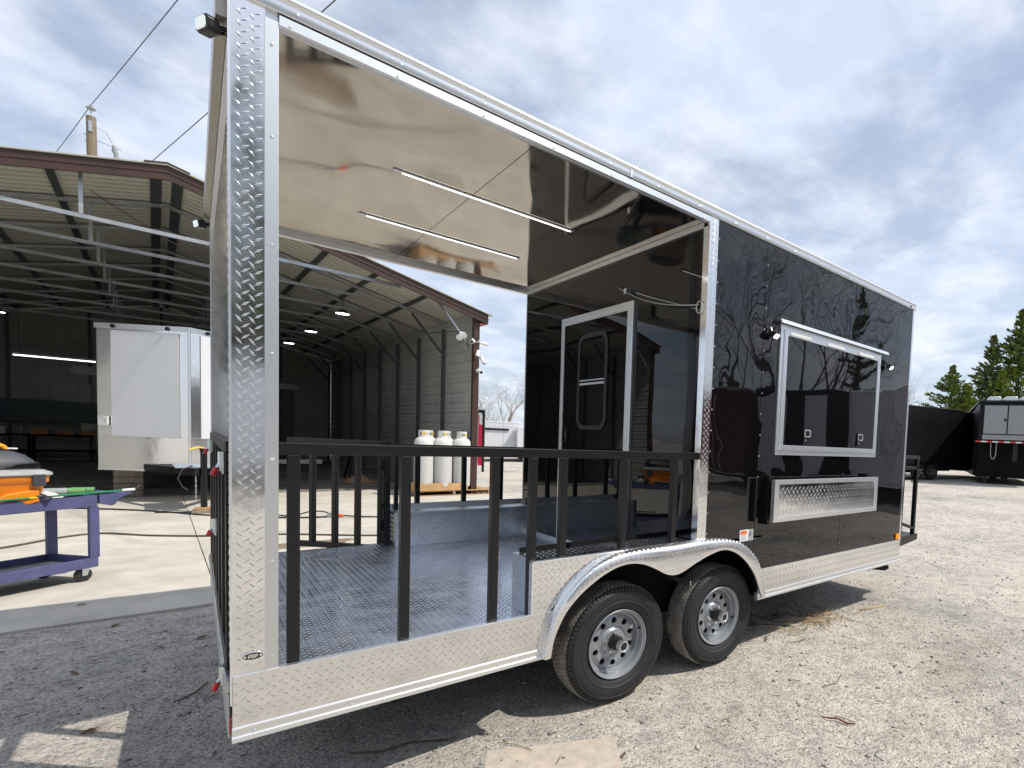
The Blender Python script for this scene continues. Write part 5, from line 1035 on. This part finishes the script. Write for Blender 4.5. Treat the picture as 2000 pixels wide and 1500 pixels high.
# ================================================================== parked trailers beyond
def enclosed(name, label, loc, rotz, ln, wd, ht, m, trim='alu_dull', group=None, wheels=True, doors=False, wx=None, vnose=False, dm=None, spans=None):
    """x along the length, y into the trailer, side at y=0"""
    t = thing(name, label, 'trailer', loc, rotz, group)
    if vnose: MB().prism([(0, 0), (ln, 0), (ln, wd), (0, wd), (-0.75, wd * 0.62), (-0.85, wd * 0.5), (-0.75, wd * 0.38)], 'z', 0.55, ht).build('body', m, t, bevel=0.02)
    else: MB().box(0, ln, 0, wd, 0.55, ht).build('body', m, t, bevel=0.012)
    MB().box(-0.012, ln + 0.012, -0.012, wd + 0.012, ht - 0.02, ht + 0.05).build('roof_trim', trim, t, bevel=0.01)
    MB().box(-0.008, ln + 0.008, -0.008, wd + 0.008, 0.50, 0.549).build('bottom_rail', trim, t)
    for x in (-0.012, ln - 0.03): MB().box(x, x + 0.042, -0.014, 0.03, 0.55, ht - 0.02).build('corner_trim', trim, t)
    k = 1
    while k * 1.22 < ln - 0.2:
        MB().box(k * 1.22 - 0.004, k * 1.22 + 0.004, -0.003, -0.0005, 0.55, ht - 0.02).build('panel_seam', 'black_matte', t); k += 1
    if wheels:
        wx = wx or ln * 0.55
        for q in (-0.42, 0.42):
            w = MB().lathe([(0.21, 0.02), (0.27, -0.005), (0.33, 0.02), (0.35, 0.06), (0.35, 0.16), (0.33, 0.2), (0.2, 0.2)], 28, c=(wx + q, -0.02, 0.355)).build('wheel', 'rubber', t, smooth=40)
            MB().lathe([(0.205, 0.02), (0.17, 0.06), (0.06, 0.05), (0.001, 0.04)], 20, c=(wx + q, -0.02, 0.355)).build('rim', 'black_paint', w, smooth=40)
            for a in range(6):
                c, s = math.cos(a * math.pi / 3 + q), math.sin(a * math.pi / 3 + q); MB().bar((wx + q + 0.05 * c, 0.02, 0.355 + 0.05 * s), (wx + q + 0.19 * c, 0.0, 0.355 + 0.19 * s), 0.035, 0.02).build('spoke', 'alu_dull', w)
        fp = [(wx - 0.95, 0.45), (wx - 0.85, 0.68), (wx - 0.62, 0.79), (wx + 0.62, 0.79), (wx + 0.85, 0.68), (wx + 0.95, 0.45)]
        fb = MB()
        for a, b in zip(fp[:-1], fp[1:]): fb.bar((a[0], -0.08, a[1]), (b[0], -0.08, b[1]), 0.17, 0.015)
        fb.build('fender', trim, t)
        MB().box(wx - 0.9, wx + 0.9, 0.205, wd - 0.2, 0.3, 0.499).build('chassis', 'black_matte', t)
    MB().box(0.3, ln - 0.2, 0.3, wd - 0.3, 0.38, 0.499).build('frame', 'black_matte', t)
    if doors:
        for y0, y1 in (spans or ((0.06, wd / 2 - 0.01), (wd / 2 + 0.01, wd - 0.06))): MB().box(-0.022, -0.0005, y0, y1, 0.62, ht - 0.12).build('rear_door', dm or m, t, bevel=0.006)
        for y in (wd / 2 - 0.12, wd / 2 + 0.12): MB().cyl((-0.035, y, 0.6), (-0.035, y, ht - 0.15), 0.014, 8).build('lock_bar', trim, t)
    return t
enclosed('enclosed_trailer', 'dull black tandem-axle enclosed trailer parked behind the front deck rail', (20.2, 7.15, 0.40), -0.25, 3.9, 2.5, 2.98, 'far_black', 'black_paint', 'parked black trailers', wx=1.75)
enclosed('enclosed_trailer', 'second black enclosed trailer half hidden by the gooseneck cabinets', (24.5, 6.75, 0.42), -0.30, 5.0, 2.5, 2.98, 'far_black', 'black_paint', 'parked black trailers', doors=True, wx=3.6)
# gooseneck trailer with grey cabinet doors
G = thing('gooseneck_trailer', 'black gooseneck trailer with grey cabinet doors and striped reflective edge', 'trailer', (21.62, 4.72, 0.38), -1.18)
gb_ = MB().box(0.0, 2.6, 0.0, 2.2, 1.72, 3.16).build('neck_body', 'far_black', G, bevel=0.02)
MB().box(0.06, 2.6, 2.21, 8.0, 0.3, 3.16).build('main_body', 'far_black', G, bevel=0.02)
MB().box(0.1, 2.6, 0.9, 2.2095, 0.3, 1.639).build('neck_skirt', 'black_matte', G)
MB().box(-0.05, 2.65, -0.05, 8.05, 3.161, 3.24).build('roof_edge', 'black_paint', G, bevel=0.01)
for k in range(3):
    x0 = 0.16 + k * 0.80
    d = MB().box(x0, x0 + 0.76, -0.03, -0.001, 1.98, 3.05).build('cabinet_door', 'grey_panel', G, bevel=0.006)
    MB().ring(rect(x0 - 0.018, x0 + 0.778, 1.962, 3.068), rect(x0 - 0.001, x0 + 0.761, 1.979, 3.051), 'y', -0.036, -0.0005).build('door_frame', 'black_paint', d)
    MB().box(x0 + 0.66, x0 + 0.74, -0.045, -0.0305, 2.46, 2.56).build('door_handle', 'black_paint', d)
MB().box(0.14, 2.58, -0.025, -0.001, 1.76, 1.945).build('lower_panel', 'grey_panel', G, bevel=0.004)
for k in range(14): MB().box(-0.08 + k * 0.19, -0.08 + k * 0.19 + 0.188, -0.042, -0.03, 1.655, 1.705).build('reflective_tape', 'tape_red' if k % 2 == 0 else 'tape_white', G)
MB().box(-0.1, 2.6, -0.0295, 0.3, 1.64, 1.715).build('neck_sill', 'black_paint', G)
MB().bar((1.3, 0.4, 1.64), (1.3, 0.4, 0.95), 0.16).build('coupler', 'black_paint', G)
for x in (0.38, 2.2): MB().box(x, x + 0.11, 1.2, 1.31, 0.06, 1.71).build('landing_leg', 'black_paint', G)
for x in (0.40, 2.22): MB().box(x - 0.08, x + 0.16, 1.12, 1.38, 0.0, 0.0595).build('leg_foot', 'black_paint', G)
chain = [(0.55 + 0.09 * math.cos(q), 0.1, 1.30 + 0.28 * math.sin(q)) for q in np.linspace(-math.pi, 0, 12)]
MB().tube([(0.46, 0.1, 1.64), *chain, (0.64, 0.1, 1.64)], 0.014, 6).build('safety_chain', 'zinc', G, smooth=60)
for x in (0.5, 1.05, 1.6):
    MB().prism([(x - 0.22, 3.2405), (x + 0.22, 3.2405), (x + 0.24, 3.33), (x + 0.17, 3.42), (x - 0.17, 3.42), (x - 0.24, 3.33)], 'y', 0.3, 0.9).build('roof_vent', 'alu_dull', G, smooth=60, bevel=0.02)
# white trailers and a red one far behind the shed
enclosed('utility_trailer', 'far white enclosed trailer with dark window band behind the porch', (10.75, 25.4, 0.0), -0.25, 4.2, 2.3, 2.2, 'white_panel', 'white_plastic', wx=3.4)
t = thing('camper_awning', 'dark awning strip on the side of the far white trailer', 'awning', (10.75, 25.4, 0), -0.25)
MB().box(0.05, 1.5, -0.06, -0.015, 1.78, 1.88).build('strip', 'black_paint', t)
enclosed('utility_trailer', 'far pale grey trailer right of the white one behind the porch', (12.35, 24.2, 0.0), -0.25, 3.0, 0.7, 1.90, 'white_panel', 'white_plastic', wx=1.0)
t = thing('cargo_door', 'bright red and black open trailer door just right of the shed column', 'door', (7.77, 17.82, 0.0), -0.75)
MB().box(0.0, 0.16, 0.0, 0.05, 0.34, 2.25).build('door_skin', 'pink_red', t); MB().box(0.161, 0.235, -0.01, 0.06, 0.1, 2.46).build('door_frame', 'black_paint', t); MB().box(0.0, 0.16, -0.01, 0.06, 2.34, 2.46).build('door_frame', 'black_paint', t); MB().box(0.05, 0.16, -0.006, -0.001, 1.9, 2.25).build('door_panel', 'label_white', t)

# ================================================================== utility pole and wires
t = thing('utility_pole', 'wooden utility pole rising behind the shed roof', 'pole', (-2.80, 29.0, 0))
MB().tube([(0.0, 0, 0), (-0.02, 0, 8), (-0.04, 0, 13.05)], [0.19, 0.16, 0.135], 16).build('shaft', 'pole_wood', t, smooth=60)
MB().cyl((-0.04, 0, 13.05), (-0.04, 0, 13.32), 0.02, 8).build('top_pin', 'galv', t)
MB().lathe([(0.001, 13.30), (0.12, 13.31), (0.14, 13.36), (0.06, 13.42), (0.05, 13.47), (0.001, 13.49)], 16, axis='z', c=(-0.04, 0, 0)).build('insulator', 'porcelain', t, smooth=40)
MB().bar((0.1, -0.02, 12.22), (0.75, -0.02, 12.10), 0.03).build('cutout_arm', 'galv', t)
MB().tube([(0.55, -0.02, 12.20), (0.56, -0.02, 12.0), (0.60, -0.02, 11.85), (0.58, -0.02, 11.7)], [0.05, 0.09, 0.06, 0.07], 10).build('fuse_cutout', 'porcelain', t, smooth=60)
for z in (12.3, 12.05): MB().cyl((-0.3, 0, z + 0.08), (-0.1, 0, z), 0.015, 6).build('bolt_rod', 'galv', t)
MB().tube([(0.1, -0.02, 12.7), (0.35, -0.02, 12.6), (0.52, -0.02, 12.22)], 0.008, 6).build('jumper_wire', 'wire', t)
MB().tube([(0.62, -0.02, 11.58), (0.25, -0.02, 11.45), (0.2, 0, 11.2)], 0.02, 6).build('ground_wire', 'wire', t)
MB().box(-0.10, -0.0, -0.17, -0.13, 12.45, 12.85).build('pole_plate', 'galv', t)
def wire(a, b, sag, label):
    a = Vector(a); b = Vector(b); pts = [a.lerp(b, u) - Vector((0, 0, sag * 4 * u * (1 - u))) for u in np.linspace(0, 1, 24)]
    tag(MB().tube(pts, 0.013, 5).build('overhead_wire', 'wire', smooth=180), label, 'wire', 'overhead wires')
wire((-2.84, 29.0, 13.48), (4.2, 1.0, 13.3), 0.15, 'overhead wire rising to the upper right from the pole top'); wire((-2.84, 29.0, 13.48), (-8.0, 48.5, 13.2), 0.2, 'overhead wire falling to the left behind the shed roof')
wire((-3.0, 31.2, 10.1), (4.8, 1.2, 10.9), 0.1, 'lower overhead wire sloping down right of the utility pole')

# ================================================================== trees
def bare_tree(name, label, loc, h, seed, m='bark', spread=0.55, levels=5, group=None, lean=0.0, r0=None, kids=(3, 4)):
    rnd = random.Random(seed); t = thing(name, label, 'tree', loc, 0, group)
    trunk = MB(); crown = MB()
    def br(p, d, ln, r, lv):
        n = 5 if lv < 3 else 3; pts = [p]; dd = d.copy()
        for i in range(n):
            dd = (dd + Vector((rnd.uniform(-1, 1), rnd.uniform(-1, 1), rnd.uniform(-0.5, 0.9))) * (0.10 + 0.05 * lv)).normalized(); pts.append(pts[-1] + dd * ln / n)
        rs = [r * (1 - 0.55 * i / n) for i in range(n + 1)]
        (trunk if lv == 0 else crown).tube(pts, rs, 7 if lv == 0 else (5 if lv < 3 else 3), cap=False)
        if lv >= levels: return
        for i in range(rnd.randint(*kids) + (1 if lv == 0 else 0)):
            u = rnd.uniform(0.35, 1.0) if i else 1.0; k = min(int(u * n), n - 1); q = pts[k].lerp(pts[k + 1], u * n - k) if k < n else pts[-1]
            a = rnd.uniform(0, 2 * math.pi); side = dd.orthogonal().normalized(); side.rotate(Matrix.Rotation(a, 3, dd)); nd = (dd + side * rnd.uniform(0.4, 1.0) * spread * 1.6 + Vector((0, 0, 0.12))).normalized()
            br(q, nd, ln * rnd.uniform(0.55, 0.78), max(rs[-1] * rnd.uniform(0.6, 0.85), 0.004), lv + 1)
    br(Vector((0, 0, -0.1)), Vector((lean, 0, 1)).normalized(), h * 0.36, r0 or h * 0.022, 0)
    trunk.build('trunk', m, t, smooth=60)
    crown.build('crown', m, t, smooth=60); return t
def cedar(name, label, loc, h, rad, seed, m='cedar_dark', n=7000, group=None, base=0.08):
    rng = np.random.default_rng(seed); t = thing(name, label, 'tree', loc, 0, group)
    MB().tube([(0, 0, -0.1), (0.02 * h * 0.3, 0, h * 0.5), (0, 0, h * 0.97)], [h * 0.022, h * 0.012, 0.01], 8).build('trunk', 'bark', t, smooth=60)
    n = int(n * 0.75); nb = max(60, n // 58); per = n // nb; P = []; D = []; S_ = []
    for b in range(nb):
        u = base + (1 - base) * rng.random() ** 0.85; az = rng.uniform(0, 2 * math.pi)
        ln = rad * (1 - u) ** 1.05 * rng.uniform(0.3, 1.35) + 0.12; up = rng.uniform(0.1, 0.85); d0 = np.array([math.cos(az), math.sin(az), up]); d0 /= np.linalg.norm(d0)
        s = rng.random(per) ** 0.6; droop = np.zeros((per, 3)); droop[:, 2] = -0.18 * ln * s ** 2 + 0.12 * ln * s ** 4
        pos = np.array([0, 0, u * h * 0.97]) + d0 * (ln * s)[:, None] + droop + rng.normal(0, 0.035 + 0.04 * ln, (per, 3)) * np.array([1, 1, 0.55]) * (0.3 + 0.7 * (1 - s[:, None]))
        dd = d0 * 0.8 + rng.normal(0, 0.55, (per, 3)) + np.array([0, 0, 0.25]); dd /= np.linalg.norm(dd, axis=1)[:, None]
        P.append(pos); D.append(dd); S_.append(rng.uniform(0.10, 0.30, per) * (h / 9) ** 0.4)
    P = np.concatenate(P); D = np.concatenate(D); S_ = np.concatenate(S_); n2 = len(P); side = np.cross(D, rng.normal(0, 1, (n2, 3))); side /= np.linalg.norm(side, axis=1)[:, None] + 1e-9
    nrm = np.cross(D, side); w = S_ * rng.uniform(0.12, 0.26, n2)
    V = np.stack([P - D * (S_ * 0.5)[:, None], P + side * w[:, None] + nrm * (w * 0.3)[:, None], P + D * (S_ * 0.6)[:, None], P - side * w[:, None] + nrm * (w * 0.3)[:, None]], 1).reshape(-1, 3)
    V[:, 2] = np.maximum(V[:, 2], 0.05)
    F4 = (np.arange(n2) * 4)[:, None] + np.arange(4)[None]; tip = np.repeat(rng.random(nb) < 0.36, per)
    link('crown', npmesh('crown', V, F4[~tip]), m, t); link('young_shoot', npmesh('young_shoot', V, F4[tip]), 'cedar_lime', t); return t
gh = 0.42
cedar('cedar_tree', 'tallest dark green cedar at the right edge of the picture', (45.6, 10.1, gh), 12.6, 5.2, 1, n=32000, group='cedars beyond the lot')
cedar('cedar_tree', 'slender cedar spire just left of the tallest one', (44.2, 11.5, gh), 10.5, 4.2, 2, n=24000, group='cedars beyond the lot')
cedar('cedar_tree', 'small cedar with thin spire above the second black trailer', (41.9, 13.5, gh), 8.0, 4.4, 3, n=20000, group='cedars beyond the lot')
cedar('cedar_tree', 'bright yellow-green cedar low in front of the tallest cedar', (43.2, 10.4, gh), 7.6, 3.8, 4, 'cedar_lime', 14000, 'cedars beyond the lot')
cedar('cedar_tree', 'low yellow-green cedar above the gap between black trailers', (41.4, 12.1, gh), 6.2, 3.4, 5, 'cedar_lime', 12000, 'cedars beyond the lot')
cedar('cedar_tree', 'broad dark cedar behind the roof vents at the right', (46.5, 8.6, gh), 9.5, 3.6, 6, n=14000, group='cedars beyond the lot')
cedar('cedar_tree', 'dark low cedar between the small spire and the slender one', (44.0, 13.2, gh), 6.8, 3.2, 8, n=12000, group='cedars beyond the lot')
cedar('cedar_tree', 'low dark cedar at the left end of the cedar row', (41.0, 15.0, gh), 5.0, 2.6, 9, n=8000, group='cedars beyond the lot')
bare_tree('bare_tree', 'pale bare tree above the long black trailer', (38.5, 16.2, gh), 8.2, 11, 'bark_pale', 0.6, 5, 'bare trees beyond the lot')
bare_tree('bare_tree', 'pale bare tree close beside the trailer front corner', (36.5, 17.5, gh), 8.4, 12, 'bark_pale', 0.7, 5, 'bare trees beyond the lot')
bare_tree('bare_tree', 'leafless grey tree poking up behind the small cedar spire', (43.5, 13.6, gh), 9.0, 13, 'bark', 0.5, 5, 'bare trees beyond the lot')
bare_tree('bare_tree', 'tall bare tree next to the black porch wall behind the white trailers', (20.8, 44.0, 0), 9.0, 21, 'bark_pale', 0.55, 5, 'bare trees behind the white trailers')
bare_tree('bare_tree', 'leaning bare tree in the middle of the gap right of the shed', (19.6, 46.5, 0), 7.6, 22, 'bark_pale', 0.75, 5, 'bare trees behind the white trailers', lean=-0.5)
bare_tree('bare_tree', 'low bare tree nearest the brown shed column in the gap', (18.3, 47.5, 0), 7.4, 23, 'bark_pale', 0.7, 5, 'bare trees behind the white trailers')
# brush: a far thicket that reads as one mass
n = 5000; bxs = RNG.uniform(10, 44, n); bys = 64 - 0.42 * bxs + RNG.uniform(-4, 4, n); hh = RNG.uniform(1.4, 4.3, n) * (0.7 + 0.3 * np.sin(bxs * 0.9)); an = RNG.normal(0, 0.28, (n, 2)); wq = RNG.uniform(0.02, 0.07, n)
Vb = np.stack([np.stack([bxs - wq, bys, 0 * bxs], 1), np.stack([bxs + wq, bys, 0 * bxs], 1), np.stack([bxs + an[:, 0] * hh, bys + an[:, 1] * hh, hh], 1)], 1).reshape(-1, 3)
tag(link('brush_thicket', npmesh('brush_thicket', Vb, np.arange(3 * n).reshape(-1, 3)), 'brush'), 'brown leafless thicket beyond the white trailers', 'thicket', kind='stuff')
n = 9000; bxs = RNG.uniform(38, 75, n); bys = RNG.uniform(9, 42, n); hh = RNG.uniform(1.2, 4.0, n); an = RNG.normal(0, 0.28, (n, 2)); wq = RNG.uniform(0.03, 0.09, n)
Vb = np.stack([np.stack([bxs, bys - wq, 0 * bxs + 0.3], 1), np.stack([bxs, bys + wq, 0 * bxs + 0.3], 1), np.stack([bxs + an[:, 0] * hh, bys + an[:, 1] * hh, hh + 0.3], 1)], 1).reshape(-1, 3)
tag(link('brush_thicket', npmesh('brush_thicket', Vb, np.arange(3 * n).reshape(-1, 3)), 'brush'), 'brown leafless thicket under the cedars at the right', 'thicket', kind='stuff')

# ================================================================== what stands behind the viewer and shows in the polished black side
enclosed('enclosed_trailer', 'pale grey trailer mirrored at the right end of the black side wall', (13.0, -5.2, 0.15), 0.0, 6, 2.4, 2.95, 'white_panel', 'alu_dull', 'trailers mirrored in the black wall', doors=True)
enclosed('enclosed_trailer', 'black trailer with two pale doors mirrored in the middle of the serving hatch', (12.6, -8.0, 0.15), 0.0, 6, 2.4, 3.0, 'far_black', 'black_paint', 'trailers mirrored in the black wall', doors=True, dm='white_panel', spans=((0.12, 0.85), (1.55, 2.3)))
enclosed('enclosed_trailer', 'dull red trailer mirrored between the porch corner trim and the hatch', (12.4, -10.8, 0.15), 0.0, 6, 2.4, 3.0, 'dull_red', 'alu_dull', 'trailers mirrored in the black wall', doors=True)
for i, (x, y, h_, sd_, lb_) in enumerate([(19.5, -9.3, 11, 31, 'bare tree mirrored above the right half of the serving hatch'), (18.0, -11.6, 12.5, 32, 'large forked bare tree mirrored above the serving hatch'), (17.5, -14.2, 11.5, 33, 'bare tree mirrored left of the serving hatch'),
                                          (20.5, -12.8, 13, 34, 'bare tree mirrored behind the forked one'), (15.5, -17.5, 11, 35, 'bare tree mirrored near the panel seam')]):
    bare_tree('bare_tree', lb_, (x, y, 0.1), h_, sd_, 'bark', 0.6, 5, 'trees mirrored in the black wall', r0=0.2)
cedar('cedar_tree', 'dark cedar mirrored beside the porch corner post', (14.0, -17.0, 0.1), 12, 2.6, 41, n=7000, group='trees mirrored in the black wall')
cedar('cedar_tree', 'dark cedar mirrored above the right half of the hatch', (21.0, -9.6, 0.1), 8.5, 1.8, 42, n=5000, group='trees mirrored in the black wall')

rr_ = random.Random(5)
for i, x in enumerate((-13.5, -10.2, -7.4, -4.4, -1.9, 0.8, 3.6, 6.4, 9.0)):
    y = -22 + rr_.uniform(-2.5, 2.5); lb_ = ['first', 'second', 'third', 'fourth', 'fifth', 'sixth', 'seventh', 'eighth', 'ninth'][i]
    if i % 3 == 1: cedar('cedar_tree', lb_ + ' tree from the left of the row mirrored in the near post, a dark cedar', (x, y, 0), 9.5 + rr_.random() * 2, 3.2, 60 + i, n=6000, group='tree row mirrored in the near post')
    else: bare_tree('bare_tree', lb_ + ' tree from the left of the row mirrored in the near post', (x, y, 0), 10.5 + rr_.random() * 3, 70 + i, 'bark', 0.65, 5, 'tree row mirrored in the near post', r0=0.22, kids=(3, 5))
n = 9000; bxs = RNG.uniform(-30, 26, n); bys = -27 + RNG.normal(0, 2.0, n); hh = RNG.uniform(2.0, 8.5, n); an = RNG.normal(0, 0.25, (n, 2)); wq = RNG.uniform(0.04, 0.14, n)
Vb = np.stack([np.stack([bxs - wq, bys, 0 * bxs], 1), np.stack([bxs + wq, bys, 0 * bxs], 1), np.stack([bxs + an[:, 0] * hh, bys + an[:, 1] * hh, hh], 1)], 1).reshape(-1, 3)
tag(link('woodland_edge', npmesh('woodland_edge', Vb, np.arange(3 * n).reshape(-1, 3)), 'bark'), 'dark leafless wood mirrored in the near diamond plate post', 'wood', kind='stuff')
for i, (x, y, m_, lb_) in enumerate([(-7.5, -15.5, 'white_panel', 'white trailer mirrored low in the near diamond plate post'), (-0.5, -16.0, 'white_panel', 'white trailer mirrored beside the red one in the near post'), (6.0, -19.5, 'dull_red', 'red trailer mirrored low in the near diamond plate post')]):
    enclosed('enclosed_trailer', lb_, (x, y, 0.0), math.pi if 0 else 0.0, 5.5, 2.4, 2.95, m_, 'alu_dull', 'trailers mirrored in the near post')

for i, (x, y, h_, lb_) in enumerate([(-2.2, -18.5, 12.5, 'big dark cedar mirrored in the left of the near post'), (1.2, -19.5, 13.5, 'biggest dark cedar mirrored in the middle of the near post'), (4.4, -18.0, 12.0, 'big dark cedar mirrored right of the near post')]):
    cedar('cedar_tree', lb_, (x, y, 0), h_, 4.2, 90 + i, n=12000, group='big cedars mirrored in the near post', base=0.28)

# ================================================================== litter on the ground
t = thing('plywood_board', 'dusty tan plywood board half sunk in the gravel', 'board', (1.13, -0.30, gz(1.1, -0.2)), -0.48)
MB().box(-0.33, 0.29, -0.30, 0.21, -0.012, 0.003).build('sheet', 'board', t, bevel=0.003)
t = thing('red_strap', 'short frayed red and black strap lying on the gravel', 'strap', (2.55, -0.92, gz(2.55, -0.92) + 0.006), -1.1)
MB().tube([(-0.10, 0.02, 0.0), (-0.05, 0.0, 0.008), (0.0, 0.008, 0.012), (0.05, -0.012, 0.004), (0.10, -0.005, 0.008)], [0.002, 0.005, 0.004, 0.006, 0.002], 6).build('strap_body', 'strap', t, smooth=60)
MB().tube([(-0.02, 0.05, 0.0), (0.03, 0.035, 0.008), (0.09, 0.03, 0.0)], 0.002, 5).build('strap_end', 'strap', t, smooth=60)
def leaf(loc, s, rz_, label):
    s *= 0.75; t = thing('dry_leaf', label, 'leaf', loc, rz_, 'dry leaves'); pts = [(-1, 0, 0.0), (-0.5, 0.3, 0.18), (0.1, 0.38, 0.25), (0.6, 0.22, 0.12), (1, 0, 0.22), (0.6, -0.25, 0.2), (0.0, -0.36, 0.1), (-0.5, -0.26, 0.05), (0, 0, 0.05)]
    v = [(a * s, b * s, c * s + 0.004) for a, b, c in pts]; v += [(a, b, c + 0.0015) for a, b, c in v]
    MB().add(v, [(8, i, (i + 1) % 8) for i in range(8)] + [(17, 9 + (i + 1) % 8, 9 + i) for i in range(8)] + [(i, 9 + i, 9 + (i + 1) % 8, (i + 1) % 8) for i in range(8)]).build('blade', 'leaf', t)
    MB().tube([(-s, 0, 0.004), (-1.4 * s, 0.1 * s, 0.004)], 0.001, 4).build('stalk', 'twig', t)
for x, y, s, a, lb_ in ((-0.05, 2.63, 0.055, 0.3, 'curled brown leaf on the shaded gravel beside the rear bumper'), (-0.52, 3.30, 0.05, 1.0, 'reddish leaf at the edge of the concrete slab'), (-0.62, 2.35, 0.045, 2.1, 'dark leaf on the shaded gravel left of the trailer'), (-0.47, 1.42, 0.05, 0.4, 'leaf on the small sunlit patch at lower left'), (-0.9, 1.9, 0.04, 0.9, 'small dark leaf near the left picture edge'), (1.42, -0.42, 0.03, 0.6, 'crumpled leaf on the plywood board'), (-0.75, 4.0, 0.05, 0.2, 'dark leaf on the shaded strip of concrete')):
    leaf((x, y, (0.02 if y > 3.5 else gz(x, y)) + 0.003), s, a, lb_)
def twigs(n, cx, cy, sx, sy, l0, l1, r0, m, name, label, flat=0.012):
    b = MB()
    for _ in range(n):
        x = random.gauss(cx, sx); y = random.gauss(cy, sy); a = random.uniform(0, math.pi); ln = random.uniform(l0, l1); z = gz(x, y) + 0.006 + random.random() * flat; bd_ = random.uniform(-0.15, 0.15) * ln
        p0 = Vector((x, y, z)); dv = Vector((math.cos(a), math.sin(a), 0)); nv = Vector((-dv.y, dv.x, 0)); b.tube([p0, p0 + dv * ln * 0.5 + nv * bd_, p0 + dv * ln], [r0, r0 * 0.9, r0 * 0.5], 4)
    return tag(b.build(name, m, smooth=180), label, 'litter', kind='stuff')
twigs(90, 3.95, 0.12, 0.20, 0.10, 0.06, 0.24, 0.0035, 'straw', 'straw_litter', 'scatter of pale straw and bark below the serving shelf', 0.03)
twigs(60, 3.6, 0.35, 0.35, 0.12, 0.08, 0.35, 0.003, 'twig', 'twig_litter', 'dark twigs in the shade under the trailer skirt', 0.02)
twigs(160, 2.2, -0.4, 1.6, 0.8, 0.02, 0.10, 0.0016, 'twig', 'twig_litter', 'thin broken twigs strewn over the sunlit gravel')
twigs(90, -0.5, 2.2, 0.6, 0.9, 0.02, 0.12, 0.0017, 'twig', 'twig_litter', 'thin broken twigs on the shaded gravel left of the trailer')
for pts, r_, m_, lb_ in (([(0.43, 0.42), (0.55, 0.34), (0.68, 0.33), (0.82, 0.24)], 0.005, 'twig', 'bent dark stick in the shade under the near skirt'), ([(4.55, 0.05), (4.7, 0.02), (4.9, -0.03)], 0.009, 'straw', 'pale bare stick on the sunlit gravel below the shelf'), ([(2.85, -0.62), (2.98, -0.65), (3.12, -0.6)], 0.002, 'twig', 'thin curved twig on the open gravel'), ([(1.0, 0.06), (1.06, -0.01), (1.10, -0.10)], 0.0018, 'cedar_lime', 'green grass blade by the corner of the plywood board'), ([(-0.18, 1.55), (-0.10, 1.62), (-0.04, 1.75)], 0.004, 'twig', 'short dark stick beside the rear bumper')):
    tag(MB().tube([(x, y, gz(x, y) + 0.008) for x, y in pts], r_, 6).build('stick', m_, smooth=180), lb_, 'stick', 'sticks on the gravel')
